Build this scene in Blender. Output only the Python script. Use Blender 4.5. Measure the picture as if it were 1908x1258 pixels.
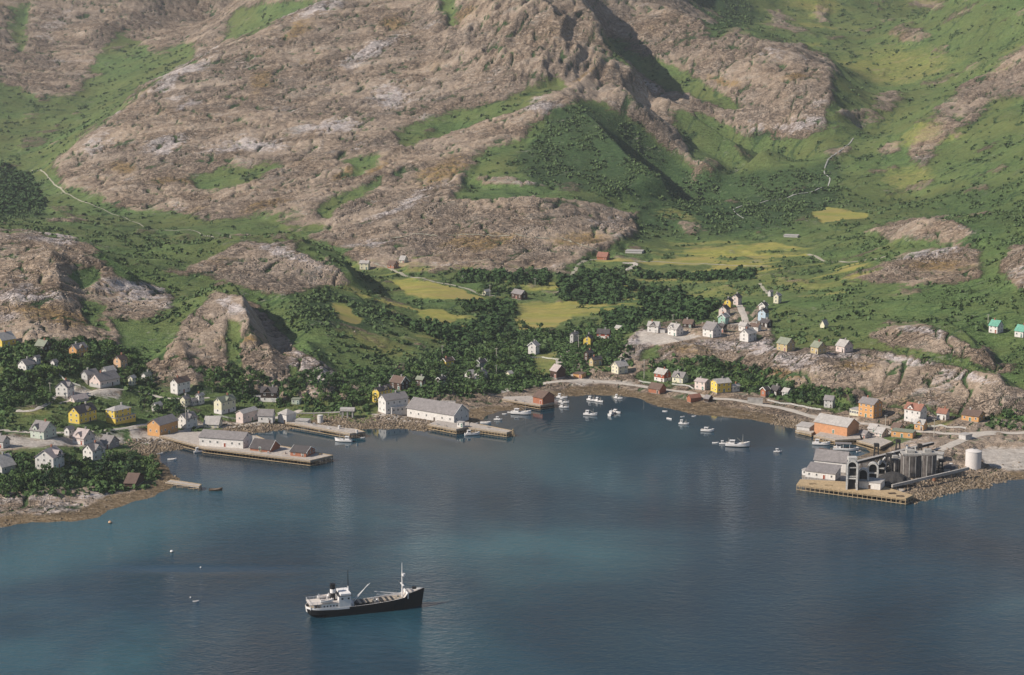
import bpy, bmesh, math, random
import numpy as np
from mathutils import Vector, Matrix

for o in list(bpy.data.objects):
    bpy.data.objects.remove(o)
SC = bpy.context.scene
COL = SC.collection
random.seed(7)

# ------------------------------------------------------------------ camera
F = 3600.0                      # focal length in photo pixels (1908 wide)
PITCH = math.radians(10.2)
CAMH = 250.0
CP, SP = math.cos(PITCH), math.sin(PITCH)
cam = bpy.data.cameras.new('camera')
cam.sensor_fit = 'HORIZONTAL'; cam.sensor_width = 36.0
cam.lens = 36.0 * F / 1908.0
cam.clip_start = 1.0; cam.clip_end = 20000.0
camo = bpy.data.objects.new('camera', cam)
COL.objects.link(camo)
camo.location = (0, 0, CAMH)
camo.rotation_euler = (math.pi / 2 - PITCH, 0, 0)
SC.camera = camo

# ------------------------------------------------------------------ world, sun, exposure
SUN_EL = math.radians(37.0)
SUN_A = math.radians(20.0)      # how far the sun stands towards the viewer from due left
SUN_DIR = Vector((-math.cos(SUN_A) * math.cos(SUN_EL), -math.sin(SUN_A) * math.cos(SUN_EL), math.sin(SUN_EL)))
world = bpy.data.worlds.new('World'); SC.world = world
world.use_nodes = True
wn = world.node_tree.nodes; wl = world.node_tree.links
wn.clear()
sky = wn.new('ShaderNodeTexSky'); sky.sky_type = 'NISHITA'
sky.sun_disc = False
sky.sun_elevation = SUN_EL
sky.sun_rotation = math.atan2(SUN_DIR.x, SUN_DIR.y)
sky.altitude = 0.0; sky.air_density = 1.0; sky.dust_density = 0.3; sky.ozone_density = 1.6
bg = wn.new('ShaderNodeBackground'); bg.inputs['Strength'].default_value = 0.075
wo = wn.new('ShaderNodeOutputWorld')
wl.new(sky.outputs[0], bg.inputs['Color']); wl.new(bg.outputs[0], wo.inputs['Surface'])
sun = bpy.data.lights.new('sun', 'SUN'); sun.energy = 5.0; sun.angle = math.radians(0.6)
sun.color = (1.0, 0.93, 0.82)
suno = bpy.data.objects.new('sun', sun); COL.objects.link(suno)
suno.rotation_euler = (-SUN_DIR).to_track_quat('-Z', 'Y').to_euler()
SC.view_settings.view_transform = 'Standard'
SC.view_settings.look = 'None'
SC.view_settings.exposure = 0.36
SC.view_settings.gamma = 1.0
SC.view_settings.use_curve_mapping = False
SC.render.engine = 'CYCLES'
SC.cycles.max_bounces = 5
SC.cycles.diffuse_bounces = 2
SC.cycles.glossy_bounces = 2
SC.cycles.volume_bounces = 0
SC.cycles.transparent_max_bounces = 4
SC.cycles.use_denoising = True

# ------------------------------------------------------------------ small helpers
def K(v): return SP + (v - 629.0) / F * CP
def depth_at(v, e): return (CAMH - e) / K(v)
def point(u, v, t):
    xc = (u - 954.0) / F; yc = (629.0 - v) / F
    return (xc * t, (CP + yc * SP) * t, CAMH + (-SP + yc * CP) * t)
def project(x, y, z):
    t = y * CP - (z - CAMH) * SP
    yc = (y * SP + (z - CAMH) * CP) / t
    return x / t * F + 954.0, 629.0 - yc * F
def on_water(u, v): return point(u, v, depth_at(v, 0.0))

_rs = np.random.RandomState(3)
_PERM = np.tile(_rs.permutation(256), 2)
_ANG = _rs.rand(256) * 2 * np.pi
_GX, _GY = np.cos(_ANG), np.sin(_ANG)
def noise(x, y, seed=0):
    x = x + seed * 17.31; y = y + seed * 9.17
    xi = np.floor(x).astype(np.int64); yi = np.floor(y).astype(np.int64)
    xf = x - xi; yf = y - yi
    xi &= 255; yi &= 255
    u = xf * xf * xf * (xf * (xf * 6 - 15) + 10); w = yf * yf * yf * (yf * (yf * 6 - 15) + 10)
    def g(ix, iy, fx, fy):
        h = _PERM[_PERM[ix & 255] + (iy & 255)]
        return _GX[h] * fx + _GY[h] * fy
    a = g(xi, yi, xf, yf); b = g(xi + 1, yi, xf - 1, yf)
    c = g(xi, yi + 1, xf, yf - 1); d = g(xi + 1, yi + 1, xf - 1, yf - 1)
    return ((a + u * (b - a)) + w * ((c + u * (d - c)) - (a + u * (b - a)))) * 1.4
def fbm(x, y, oct=4, seed=0, gain=0.5):
    r = 0; a = 1.0; f = 1.0
    for i in range(oct):
        r = r + a * noise(x * f, y * f, seed + i * 3); a *= gain; f *= 2.03
    return r
def sstep(a, b, x):
    t = np.clip((x - a) / (b - a), 0, 1); return t * t * (3 - 2 * t)
# ------------------------------------------------------------------ terrain: control points of the landform
CTRL = []
def E(u, v, e): CTRL.append(point(u, v, depth_at(v, e)))
def T(u, v, t): CTRL.append(point(u, v, t))
def H(u, t, e): CTRL.append(((u - 954.0) / F * t, t * CP, e))
# left peninsula and village slope
for u, v, e in [(0,930,4),(0,860,10),(0,800,13),(0,740,19),(0,690,27),(0,650,34),(90,930,5),(100,870,9),(100,800,11),(100,740,17),(100,690,26),(100,645,36),
                (200,890,5),(200,850,5),(200,790,8),(200,730,16),(200,680,25),(260,860,3),(260,800,4),(270,740,10),(270,690,20),(330,735,12),(330,780,5),
                (420,770,5),(500,750,6),(580,765,4),(640,770,4),(720,770,3.5),(800,770,3),(880,745,4),(700,730,9),(620,735,8),(560,720,11),(480,725,11)]: E(u, v, e)
# rocky hill on the left
for u, v, t in [(0,600,1245),(0,540,1290),(0,480,1335),(0,440,1385),(60,434,1400),(130,450,1400),(200,490,1390),(100,560,1270),(100,500,1320),(160,560,1290),(160,600,1245),(240,530,1350),(260,570,1310),(300,560,1345),(230,620,1240)]: T(u, v, t)
for u, t, e in [(0,1500,62),(100,1520,55),(200,1500,48),(300,1500,44)]: H(u, t, e)
# hill behind
for u, v, t in [(300,480,1450),(360,455,1520),(450,446,1530),(540,456,1530),(600,488,1500),(640,522,1470),(400,500,1450),(500,510,1440),(560,540,1420),(330,530,1385)]: T(u, v, t)
for u, t, e in [(400,1640,38),(500,1660,34),(600,1650,28),(680,1620,23)]: H(u, t, e)
# knoll above the harbour
for u, v, t in [(300,680,1205),(320,640,1222),(350,600,1250),(400,556,1290),(440,556,1300),(470,590,1285),(520,605,1295),(600,640,1270),(640,690,1230),(420,650,1225),(400,700,1195),(560,650,1250),(600,700,1210),(520,690,1205)]: T(u, v, t)
for u, t, e in [(380,1350,40),(450,1360,38)]: H(u, t, e)
# green slopes and valley floor
for u, v, e in [(700,520,25),(700,600,19),(700,650,14),(720,700,8),(640,570,26),(600,600,30),(560,570,36),(800,560,18),(800,640,10),(820,700,6),(900,700,5),(900,620,8),(900,540,17),(900,505,21),
                (1000,700,4),(1000,640,6),(1000,560,13),(1000,510,19),(1100,690,5),(1100,630,8),(1100,560,13),(1100,500,18),(1200,540,15),(1200,480,19),(1300,500,18),(1300,460,21),(1400,500,18),(1500,480,22),(1400,440,26),
                (1200,430,27),(1300,400,36),(1450,400,36),(1600,430,34),(1600,480,28)]: E(u, v, e)
# right hand plateau and outcrops
for u, v, e in [(1160,700,4),(1160,660,10),(1200,630,16),(1210,690,6),(1260,700,5),(1300,640,17),(1300,600,19),(1300,690,9),(1400,660,17),(1400,640,19),(1400,600,21),(1400,560,22),(1450,545,23),(1360,710,6),(1450,740,4),
                (1500,560,25),(1500,620,24),(1460,655,23),(1520,664,23),(1590,660,24),(1480,700,14),(1560,720,12),(1540,760,4),(1640,780,4),(1620,740,9),(1700,790,4),(1720,740,14),(1650,690,22),(1720,668,26),(1780,690,24),(1800,760,8),
                (1850,730,20),(1908,750,16),(1908,790,6),(1650,650,27),(1680,612,37),(1740,612,38),(1800,655,33),(1850,625,33),(1908,630,33),(1850,690,26),(1900,690,27),(1600,580,29),(1700,560,38),(1800,560,40),(1908,560,46),
                (1620,520,33),(1700,480,44),(1800,470,48),(1800,530,42),(1720,410,62),(1820,430,62),(1650,450,42),(1908,470,66),(1750,455,50),(1860,520,47),(1850,800,4),(1900,850,2.2),(1750,830,3.5),(1700,850,3),(1640,880,2.5),(1560,870,2.5),(1800,880,3.5)]: E(u, v, e)
for u, t, e in [(1500,1330,22),(1700,1290,32),(1750,1480,36),(1740,1900,52)]: H(u, t, e)
# far left valley and slopes
for u, v, t in [(0,420,1720),(100,410,1820),(200,425,1760),(0,350,2150),(60,330,2250),(0,300,2420),(60,200,2720),(0,120,2950),(150,160,2850),(130,60,3150),(0,0,3250),(250,90,3050),(260,20,3300),(350,60,3150),(380,20,3400),(450,20,3400)]: T(u, v, t)
for u, t, e in [(0,3700,480),(250,3700,500),(450,3800,600),(0,4600,850),(300,4700,850)]: H(u, t, e)
# main mountain
for u, v, t in [(150,380,1990),(250,400,1940),(350,410,1880),(450,410,1850),(560,430,1800),(600,450,1750),(700,480,1690),(850,495,1660),(1000,505,1640),
                (110,330,2130),(140,280,2200),(190,235,2260),(280,163,2350),(400,102,2430),(500,52,2500),(600,6,2570),
                (200,330,2090),(300,330,2040),(300,250,2190),(420,290,2090),(420,200,2260),(550,330,1990),(550,220,2200),(550,120,2380),(700,380,1860),(700,280,2050),(700,180,2240),(700,80,2430),(700,0,2580),
                (850,400,1800),(850,330,1930),(850,240,2120),(850,150,2270),(850,60,2410),(850,0,2520),(1000,440,1720),(1000,390,1790),(1010,300,1960),(1010,200,2110),(1000,130,2250),(1000,60,2330),(1000,0,2420),(1090,20,2420),
                (1150,440,1740),(1150,380,1880),(1100,330,1960),(1200,380,1900),(1240,350,1960),(1150,250,2110),(1250,280,2080),(1300,330,2010),(1150,160,2230),(1250,180,2230),(1180,90,2350),(1200,40,2480),(1300,110,2420)]: T(u, v, t)
for u, t, e in [(200,2600,80),(300,2700,110),(420,2780,150),(540,2850,190),(640,2900,240),(850,3000,480),(1000,3000,520),(700,3300,560),(1000,3600,860),(1200,3200,480),(1000,4600,950),(1400,4600,850)]: H(u, t, e)  # unseen upper heights, raised so their reflection darkens the inner harbour
# rounded shoulder on the right of the mountain, valley and right slope
for u, v, t in [(1400,300,2080),(1400,240,2190),(1350,200,2280),(1450,240,2180),(1530,240,2180),(1550,180,2280),(1555,130,2370),(1480,95,2440),(1400,70,2500),(1330,75,2520),(1300,40,2620),(1400,160,2350),
                (1600,360,2010),(1550,300,2130),(1600,250,2280),(1650,150,2560),(1650,50,2850),(1650,0,3050),(1450,20,2950),(1500,60,2800),(1400,20,2900),(1300,5,2850),(1800,30,3000),
                (1700,380,1960),(1700,300,2110),(1750,230,2250),(1800,180,2330),(1860,120,2430),(1908,80,2490),(1780,350,1950),(1850,300,1980),(1908,350,1840),(1908,250,2050),(1900,180,2250),(1850,400,1800),(1780,400,1850)]: T(u, v, t)
for u, t, e in [(1580,2500,120),(1850,3100,250),(1650,3700,520),(1900,2900,360),(1908,3700,600),(1650,4600,850),(2100,2300,240),(2100,1700,80),(2100,1300,30),(2100,3000,400),(2100,4500,850),(-150,3000,220),(-150,2300,70),(-150,1700,55),(-150,1350,75),(-150,1150,28),(-150,4500,850),(2100,1150,6)]: H(u, t, e)

NR, NC = 1060, 820
TH0, TH1 = math.radians(-18.6), math.radians(18.6)
LD0, LD1 = math.log(820.0), math.log(5000.0)
def fan(x, y):
    return (np.arctan2(x, y) - TH0) / (TH1 - TH0) * (NC - 1), (np.log(np.hypot(x, y)) - LD0) / (LD1 - LD0) * (NR - 1)
P = np.array(CTRL)
def rbf_fit(P):
    a = np.arctan2(P[:, 0], P[:, 1]) * 1.0; b = np.log(np.hypot(P[:, 0], P[:, 1])) * 0.75
    q = np.stack([a, b], 1)
    r = np.linalg.norm(q[:, None] - q[None], axis=2)
    n = len(P); A = np.zeros((n + 3, n + 3))
    A[:n, :n] = -r ** 1.25 + np.eye(n) * 0.0012
    A[:n, n] = 1; A[n, :n] = 1
    A[:n, n + 1:] = q; A[n + 1:, :n] = q.T
    rhs = np.zeros(n + 3); rhs[:n] = P[:, 2]
    return q, np.linalg.solve(A, rhs)
_q, _w = rbf_fit(P)
def rbf_eval(a, b):
    b = b * 0.75
    out = np.full(a.shape, _w[-3]) + _w[-2] * a + _w[-1] * b
    for i in range(len(_q)):
        out -= _w[i] * ((a - _q[i, 0]) ** 2 + (b - _q[i, 1]) ** 2) ** 0.625
    return out
th_c = np.linspace(TH0, TH1, 165); ld_c = np.linspace(LD0, LD1, 213)
zc = rbf_eval(*np.meshgrid(th_c, ld_c))
def resample(g, nr, nc):
    fr = np.linspace(0, g.shape[0] - 1, nr); fc = np.linspace(0, g.shape[1] - 1, nc)
    def cub(g, f):              # Catmull-Rom along axis 0
        n = g.shape[0]; i = np.minimum(f.astype(int), n - 2); t = (f - i)[:, None]
        p0, p1, p2, p3 = g[np.maximum(i - 1, 0)], g[i], g[i + 1], g[np.minimum(i + 2, n - 1)]
        return 0.5 * (2 * p1 + (p2 - p0) * t + (2 * p0 - 5 * p1 + 4 * p2 - p3) * t ** 2 + (3 * p1 - p0 - 3 * p2 + p3) * t ** 3)
    return cub(cub(g, fr).T, fc).T
Z = resample(zc, NR, NC)
TH, LD = np.meshgrid(np.linspace(TH0, TH1, NC), np.linspace(LD0, LD1, NR))
X = np.sin(TH) * np.exp(LD); Y = np.cos(TH) * np.exp(LD)

def sample(x, y, g=None):
    g = Z if g is None else g
    x = np.asarray(x, float); y = np.asarray(y, float)
    c, r = fan(x, y)
    c = np.clip(c, 0, NC - 1.001); r = np.clip(r, 0, NR - 1.001)
    ci = c.astype(int); ri = r.astype(int); cf = c - ci; rf = r - ri
    return (g[ri, ci] * (1 - cf) + g[ri, ci + 1] * cf) * (1 - rf) + (g[ri + 1, ci] * (1 - cf) + g[ri + 1, ci + 1] * cf) * rf
def hit(u, v, floor=0.0):
    ts = np.arange(830.0, 4900.0, 2.0)
    x, y, z = point(u, v, ts)
    g = np.maximum(sample(x, y), floor)
    k = np.argmax(z <= g)
    if k == 0: k = len(ts) - 1
    a, b = z[k - 1] - g[k - 1], g[k] - z[k]
    t = ts[k - 1] + 2.0 * a / max(a + b, 1e-6)
    x, y, z = point(u, v, t)
    return x, y, float(max(sample(x, y), floor)), t

# ridges and knolls with steeper right hand flanks
def seg_dist(px, py, pts):
    best = np.full(px.shape, 1e9); side = np.zeros(px.shape); along = np.zeros(px.shape)
    n = len(pts) - 1
    for i in range(n):
        ax, ay = pts[i][:2]; bx, by = pts[i + 1][:2]
        dx, dy = bx - ax, by - ay; L2 = dx * dx + dy * dy + 1e-9
        t = np.clip(((px - ax) * dx + (py - ay) * dy) / L2, 0, 1)
        d = np.hypot(px - ax - t * dx, py - ay - t * dy)
        m = d < best
        best = np.where(m, d, best)
        side = np.where(m, (px - ax) * dy - (py - ay) * dx, side)
        along = np.where(m, (i + t) / n, along)
    return best, side, along
def ridge(px, h, wl, wr):
    """px: crest in photo points from the top down; wl, wr: width in m of the left and right flank"""
    global Z
    pts = [hit(*p)[:2] for p in px]
    d, s, al = seg_dist(X, Y, pts)
    right = s > 0 if pts[-1][1] > pts[0][1] else s < 0
    w = np.where(right, wr, wl)
    k = np.clip(1 - d / w, 0, 1)
    Z = Z + h * (k ** 1.3) * sstep(-0.02, 0.18, al) * (1 - 0.5 * al)
def scarp(px, h, wl, wr, up=0.3):
    """a crest whose right hand side falls away into a hollow"""
    global Z
    pts = [hit(*p)[:2] for p in px]
    d, s, al = seg_dist(X, Y, pts)
    right = s > 0 if pts[-1][1] > pts[0][1] else s < 0
    pr = np.where(d < wr, up * h - h * d / wr, -(1 - up) * h * sstep(3.4 * wr, wr, d))
    pl = up * h * np.clip(1 - d / wl, 0, 1) ** 1.2
    Z = Z + np.where(right, pr, pl) * sstep(-0.02, 0.2, al) * sstep(1.02, 0.85, al)
scarp([(1035,185),(1100,255),(1165,325),(1215,365),(1250,380)], 100, 95, 78, 0.22)
scarp([(1120,180),(1200,245),(1300,335),(1340,360)], 50, 60, 50)
scarp([(1090,70),(1180,150),(1290,235),(1370,290),(1450,325)], 48, 120, 46)
scarp([(1030,-60),(1060,0),(1085,40),(1110,75),(1130,95)], 70, 150, 60)
ridge([(1180,20),(1330,72),(1460,90),(1550,130)], 22, 120, 60)
ridge([(1000,20),(1030,60),(1060,130)], 14, 60, 26)
ridge([(950,20),(985,70),(1010,135)], 12, 50, 24)
ridge([(900,20),(945,80),(965,130)], 9, 45, 22)
ridge([(1120,375),(1200,410),(1290,430)], -6, 60, 60)
scarp([(385,548),(420,552),(448,580),(462,625),(470,660)], 20, 40, 15, 0.45)
scarp([(150,470),(185,500),(235,530),(260,545)], 14, 50, 18, 0.4)
scarp([(560,455),(610,480),(645,525),(660,545)], 16, 60, 22, 0.5)
scarp([(1740,606),(1790,628),(1815,655),(1820,670)], 12, 50, 16, 0.5)
scarp([(1790,690),(1840,715),(1880,745)], 12, 50, 18, 0.5)
ridge([(470,592),(495,640),(510,700)], 8, 26, 10)
ridge([(560,640),(590,680),(610,730)], 8, 26, 12)
ridge([(330,640),(350,690),(370,730)], 6, 24, 10)
ridge([(90,480),(110,540),(120,600)], 8, 36, 16)
ridge([(0,520),(40,580),(60,620)], 6, 30, 14)
ridge([(1500,668),(1560,700),(1600,740)], 4, 30, 12)
ridge([(1690,668),(1760,690),(1850,740)], 3, 40, 16)
ridge([(1230,632),(1290,655),(1330,690)], 4, 24, 10)
ridge([(130,455),(200,500),(260,540)], 9, 50, 26)
ridge([(440,446),(560,462),(640,520)], 7, 60, 30)
ridge([(640,455),(860,395),(1000,388),(1170,402)], 10, 90, 46)
ridge([(1690,290),(1750,215),(1850,130),(1920,70)], 24, 60, 160)
ridge([(160,90),(230,55),(300,10)], 22, 90, 60)
Z0 = Z.copy()
# ------------------------------------------------------------------ coastline
COAST = [(-500,992),(-100,986),(0,982),(60,973),(130,972),(185,966),(200,952),(245,937),(290,925),(325,907),(335,893),(318,880),(303,862),(296,850),(302,841),(345,834),(385,838),
         (402,815),(440,806),(475,806),(536,801),(550,796),(592,795),(640,799),(690,800),(740,798),(790,803),(830,800),(870,797),(886,786),(915,772),(945,764),(975,766),(1000,750),(1035,741),
         (1060,738),(1100,736),(1150,737),(1190,742),(1213,752),(1222,758),(1250,762),(1300,773),(1345,777),(1400,782),(1440,789),(1465,795),(1500,801),(1520,815),(1560,824),(1600,830),
         (1626,843),(1592,853),(1512,868),(1490,888),(1500,903),(1600,918),(1690,930),(1706,938),(1730,930),(1760,922),(1790,914),(1815,911),(1836,910),(1860,899),(1882,895),(1908,893),(2300,886)]
cw = [on_water(*p)[:2] for p in COAST]
WATER_POLY = np.array(cw + [(2600, 900), (2600, -500), (-2600, -500), (-2600, 900)])
def poly_sd(px, py, poly):
    """signed distance, positive outside"""
    n = len(poly); best = np.full(px.shape, 1e18); ins = np.zeros(px.shape, bool)
    for i in range(n):
        ax, ay = poly[i]; bx, by = poly[(i + 1) % n]
        dx, dy = bx - ax, by - ay
        t = np.clip(((px - ax) * dx + (py - ay) * dy) / (dx * dx + dy * dy + 1e-12), 0, 1)
        best = np.minimum(best, (px - ax - t * dx) ** 2 + (py - ay - t * dy) ** 2)
        if ay != by:
            c = ((ay > py) != (by > py)) & (px < (bx - ax) * (py - ay) / (by - ay) + ax)
            ins ^= c
    d = np.sqrt(best)
    return np.where(ins, -d, d)
near = Y < 1420
SD = np.full(X.shape, 400.0)
SD[near] = poly_sd(X[near], Y[near], WATER_POLY)
SD = SD + np.where(near, 2.2 * fbm(X / 14, Y / 14, 3, 41), 0)
shore = np.clip(SD * 0.085, -6, 3.2) + np.where(SD > 0, 0.5 * np.clip(fbm(X / 6, Y / 6, 3, 5), -0.5, 1) * sstep(0, 8, SD), 0)
Z = np.where(SD > 0, shore + (np.maximum(Z, 2.8) - shore) * sstep(14, 60, SD), shore)

# ------------------------------------------------------------------ ground cover from mapped outlines
U, V = project(X, Y, Z)
wu = 13 * fbm(X / 55, Y / 55, 6, 11, 0.62); wv = 6.5 * fbm(X / 55, Y / 55, 6, 12, 0.62)
UU = U + wu; VV = V + wv
def area(poly, soft=6.0):
    soft = soft * 1.5
    p = np.array(poly, float)
    m = (UU > p[:, 0].min() - 40) & (UU < p[:, 0].max() + 40) & (VV > p[:, 1].min() - 30) & (VV < p[:, 1].max() + 30)
    out = np.zeros(X.shape)
    if m.any():
        sd = poly_sd(UU[m] , VV[m] * 1.6, p * np.array([1, 1.6]))
        out[m] = sstep(soft, -soft, sd)
    return out
def blob(u, v, ru, rv, ang=0.0, soft=0.5):
    a = math.radians(ang); c, s = math.cos(a), math.sin(a)
    du, dv = UU - u, VV - v
    r = np.sqrt(((du * c + dv * s) / ru) ** 2 + ((-du * s + dv * c) / rv) ** 2)
    return sstep(1 + soft, 1 - soft, r)
veg = np.zeros(X.shape); pale = veg.copy(); ochre = veg.copy(); yellow = veg.copy(); gravel = veg.copy(); scrub = veg.copy()
def add(a, m, k=1.0): np.maximum(a, m * k, out=a)
def sub(a, m, k=1.0): a *= (1 - m * k)
for p, s in [([(-300,150),(0,150),(80,190),(140,180),(190,90),(230,60),(290,105),(340,78),(362,90),(355,118),(270,165),(185,238),(100,310),(110,350),(250,395),(400,408),(560,402),(620,440),(560,452),(340,446),(230,500),(140,450),(60,430),(0,435),(-300,430)],10),
             ([(440,20),(520,5),(590,0),(500,52),(420,85),(430,50)],8), ([(15,20),(50,10),(45,95),(30,90)],8), ([(820,0),(845,0),(850,60),(835,60)],6),
             ([(350,332),(420,312),(525,303),(470,345),(360,362)],9), ([(740,252),(800,225),(950,185),(1040,150),(1050,170),(940,215),(800,262),(750,282)],9),
             ([(850,382),(880,300),(960,262),(1040,198),(1100,188),(1200,235),(1290,320),(1280,360),(1190,400),(1050,372),(950,376)],8),
             ([(1118,72),(1180,88),(1300,150),(1385,205),(1350,208),(1250,172),(1150,112)],7), ([(1255,212),(1330,225),(1425,292),(1350,312),(1290,305)],7),
             ([(1268,-40),(1330,70),(1400,63),(1540,105),(1562,140),(1535,245),(1480,262),(1420,252),(1330,292),(1290,342),(1180,402),(1165,450),(1040,490),(1080,560),(1200,600),(1450,565),(1600,640),(1840,650),(1870,720),(2300,730),(2300,-40)],9),
             ([(600,466),(640,478),(700,500),(900,512),(1050,512),(1200,496),(1500,520),(1500,600),(1400,565),(1200,600),(1160,650),(1120,690),(1000,715),(800,740),(700,745),(640,700),(560,655),(500,600),(480,575),(560,545),(650,530)],7),
             ([(580,400),(640,370),(720,330),(700,350),(620,410),(590,420)],8), ([(640,310),(700,295),(720,300),(650,335)],8), ([(560,440),(700,440),(720,450),(600,490),(560,470)],7),
             ([(0,640),(150,632),(260,650),(300,705),(400,720),(480,735),(620,748),(700,750),(700,790),(430,800),(300,850),(320,890),(200,905),(0,925),(-300,930),(-300,640)],8),
             ([(205,590),(300,600),(310,650),(270,690),(230,640)],7), ([(425,600),(450,610),(445,740),(420,730)],5), ([(540,690),(560,690),(556,760),(535,750)],5),
             ([(170,470),(250,500),(390,520),(560,560),(600,600),(520,590),(470,560),(400,545),(330,600),(310,640),(250,600),(310,580),(330,560),(290,530),(220,520)],7),
             ([(300,450),(460,446),(380,490),(330,515),(230,500)],8), ([(120,520),(180,500),(190,525),(150,545)],8), ([(160,560),(200,575),(205,620),(165,610)],7),
             ([(1180,700),(1240,670),(1400,690),(1540,730),(1600,760),(1560,775),(1400,730),(1200,715)],6), ([(1650,755),(1720,770),(1908,790),(2300,790),(2300,720),(1900,770),(1840,780)],8),
             ([(1640,800),(1700,795),(1720,815),(1660,835),(1600,830)],5)]:
    add(veg, area(p, s))
# bare rock left standing inside the green
for p, s in [([(1150,655),(1185,632),(1250,630),(1300,640),(1400,640),(1440,660),(1480,690),(1420,700),(1330,688),(1240,672),(1180,690)],6),
             ([(1400,692),(1480,660),(1600,655),(1700,658),(1800,690),(1908,740),(2100,760),(2100,800),(1800,768),(1600,730),(1450,706)],7),
             ([(1600,622),(1660,602),(1740,607),(1800,642),(1790,660),(1650,642)],6), ([(1565,520),(1620,500),(1700,470),(1780,462),(1830,470),(1820,520),(1700,540)],8),
             ([(1620,432),(1700,410),(1780,412),(1830,440),(1780,455),(1660,450)],8), ([(1855,500),(1880,465),(1930,450),(2100,440),(2100,560),(1900,545)],8),
             ([(1690,292),(1750,200),(1830,140),(1920,80),(2100,60),(2100,140),(1850,190),(1760,270),(1710,320)],10),
             ([(560,445),(700,410),(850,387),(1000,387),(1185,402),(1192,440),(1050,500),(900,502),(700,482),(590,455)],6), ([(700,445),(830,425),(1170,440),(1040,495),(860,498),(720,480)],6)]:
    sub(veg, area(p, s), 0.93)
for b in [(1660,278,28,11,-15),(1565,283,30,12,-20),(1450,35,18,16,0),(1470,55,50,8,10),(1700,68,35,14,5),(1530,25,16,18,0),(1590,215,35,8,0),(1640,200,25,8,0),(1730,10,30,12,0),(1660,185,30,9,0),(120,415,45,7,0),(1860,690,40,10,0),(1840,765,30,8,0),(950,340,70,5,5),(1000,380,60,4,5)]:
    sub(veg, blob(*b), 0.75)
for p in [[(1440,600),(1600,590),(1630,642),(1720,656),(1800,668),(1860,700),(1800,690),(1700,664),(1600,652),(1480,650),(1440,640)], [(1195,604),(1260,560),(1345,558),(1345,596),(1300,610),(1200,614)], [(1405,560),(1480,570),(1600,600),(1600,648),(1480,648),(1425,632),(1440,600)], [(1205,646),(1235,640),(1225,668),(1190,672)]]:
    add(veg, area(p, 7), .95)
# speckled openings in all green
sub(veg, sstep(0.35, 0.75, fbm(X / 60, Y / 60, 4, 77)), 0.55)
# slabs of pale rock
for b in [(260,545,70,24,8),(452,280,72,15,-5),(330,148,62,14,-28),(355,200,26,8,-30),(310,275,40,12,-15),(60,555,70,14,0),(730,188,40,20,0),(610,245,50,12,-10),(1215,628,45,12,5),(1690,676,45,7,5),(1790,706,45,9,12),(1545,672,50,6,0),(1720,620,50,8,12),
          (560,590,30,8,10),(620,625,45,14,30),(695,655,45,16,25),(540,480,60,12,20),(430,575,30,12,20),(1740,476,70,9,-5),(1480,680,45,14,10),(690,460,50,8,-5),(1000,350,60,8,8),(1600,240,50,10,0),(1490,238,50,12,-5),(690,100,60,10,-25),(600,20,50,10,-25),(1420,260,14,30,-45),
          (820,350,60,5,-30),(740,395,70,6,-20),(90,450,60,10,5),(330,575,30,20,0),(560,680,30,22,0),(1180,640,40,10,0),(600,700,40,30,0),(1020,205,40,14,10),(1430,650,60,12,0),(1330,650,80,10,0),(20,590,60,8,0)]:
    add(pale, blob(*b, soft=0.8), 0.85)
for b in [(40,940,60,6,0),(180,925,40,7,-10),(110,945,50,5,0),(280,900,18,6,-10)]: add(pale, blob(*b, soft=0.9), 0.6)
add(pale, sstep(0.25, 0.8, fbm(X / 70, Y / 70, 4, 91)), 0.45)
for b in [(90,590,90,22,10),(150,600,60,14,10),(830,325,60,25,-20),(700,320,45,8,-25),(640,330,30,8,-20),(1360,690,60,9,5),(1290,655,60,10,0),(1460,700,70,10,8),(1600,690,40,8,0),(450,640,50,10,0),(490,160,30,22,-40),(560,60,40,12,-30),(500,390,60,9,-10),(740,50,30,16,0),(900,460,90,20,0),(1080,450,60,16,0),(1690,220,60,14,-45),(1650,80,60,30,0),(1580,100,60,16,0),(1750,500,70,14,0),(1350,160,40,10,20),(1480,150,30,8,0),(330,345,60,10,0),(230,320,30,12,0),(860,40,30,12,-20),(1090,150,40,4,-30)]:
    add(ochre, blob(*b, soft=0.8), 0.8)
add(ochre, sstep(0.3, 0.9, fbm(X / 45, Y / 45, 4, 95)), 0.5)
# dark scrub and birch wood on the ground
for p, s in [([(950,300),(1040,200),(1100,192),(1200,240),(1290,330),(1270,370),(1130,365),(1000,345)],10), ([(860,640),(900,600),(960,590),(980,620),(1080,620),(1150,640),(1160,690),(1100,700),(1000,715),(860,740),(760,740),(700,720),(640,690),(700,690)],8),
             ([(1040,520),(1160,505),(1180,560),(1100,570)],8), ([(600,540),(700,560),(760,600),(640,620),(540,590)],10), ([(1190,680),(1300,672),(1420,690),(1560,740),(1500,750),(1380,720),(1300,700)],6),
             ([(1268,-30),(1400,0),(1420,40),(1330,60)],10), ([(1180,340),(1560,300),(1560,400),(1300,440),(1190,430)],16), ([(0,310),(70,330),(80,400),(0,410)],8),
             ([(0,860),(120,870),(300,850),(310,890),(200,905),(0,915)],8), ([(0,700),(100,690),(110,760),(20,770)],8), ([(350,690),(500,700),(500,740),(380,735)],8)]:
    add(scrub, area(p, s))
add(scrub, area([(1560,380),(1900,330),(1908,480),(1700,420)], 25), .45)
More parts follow.
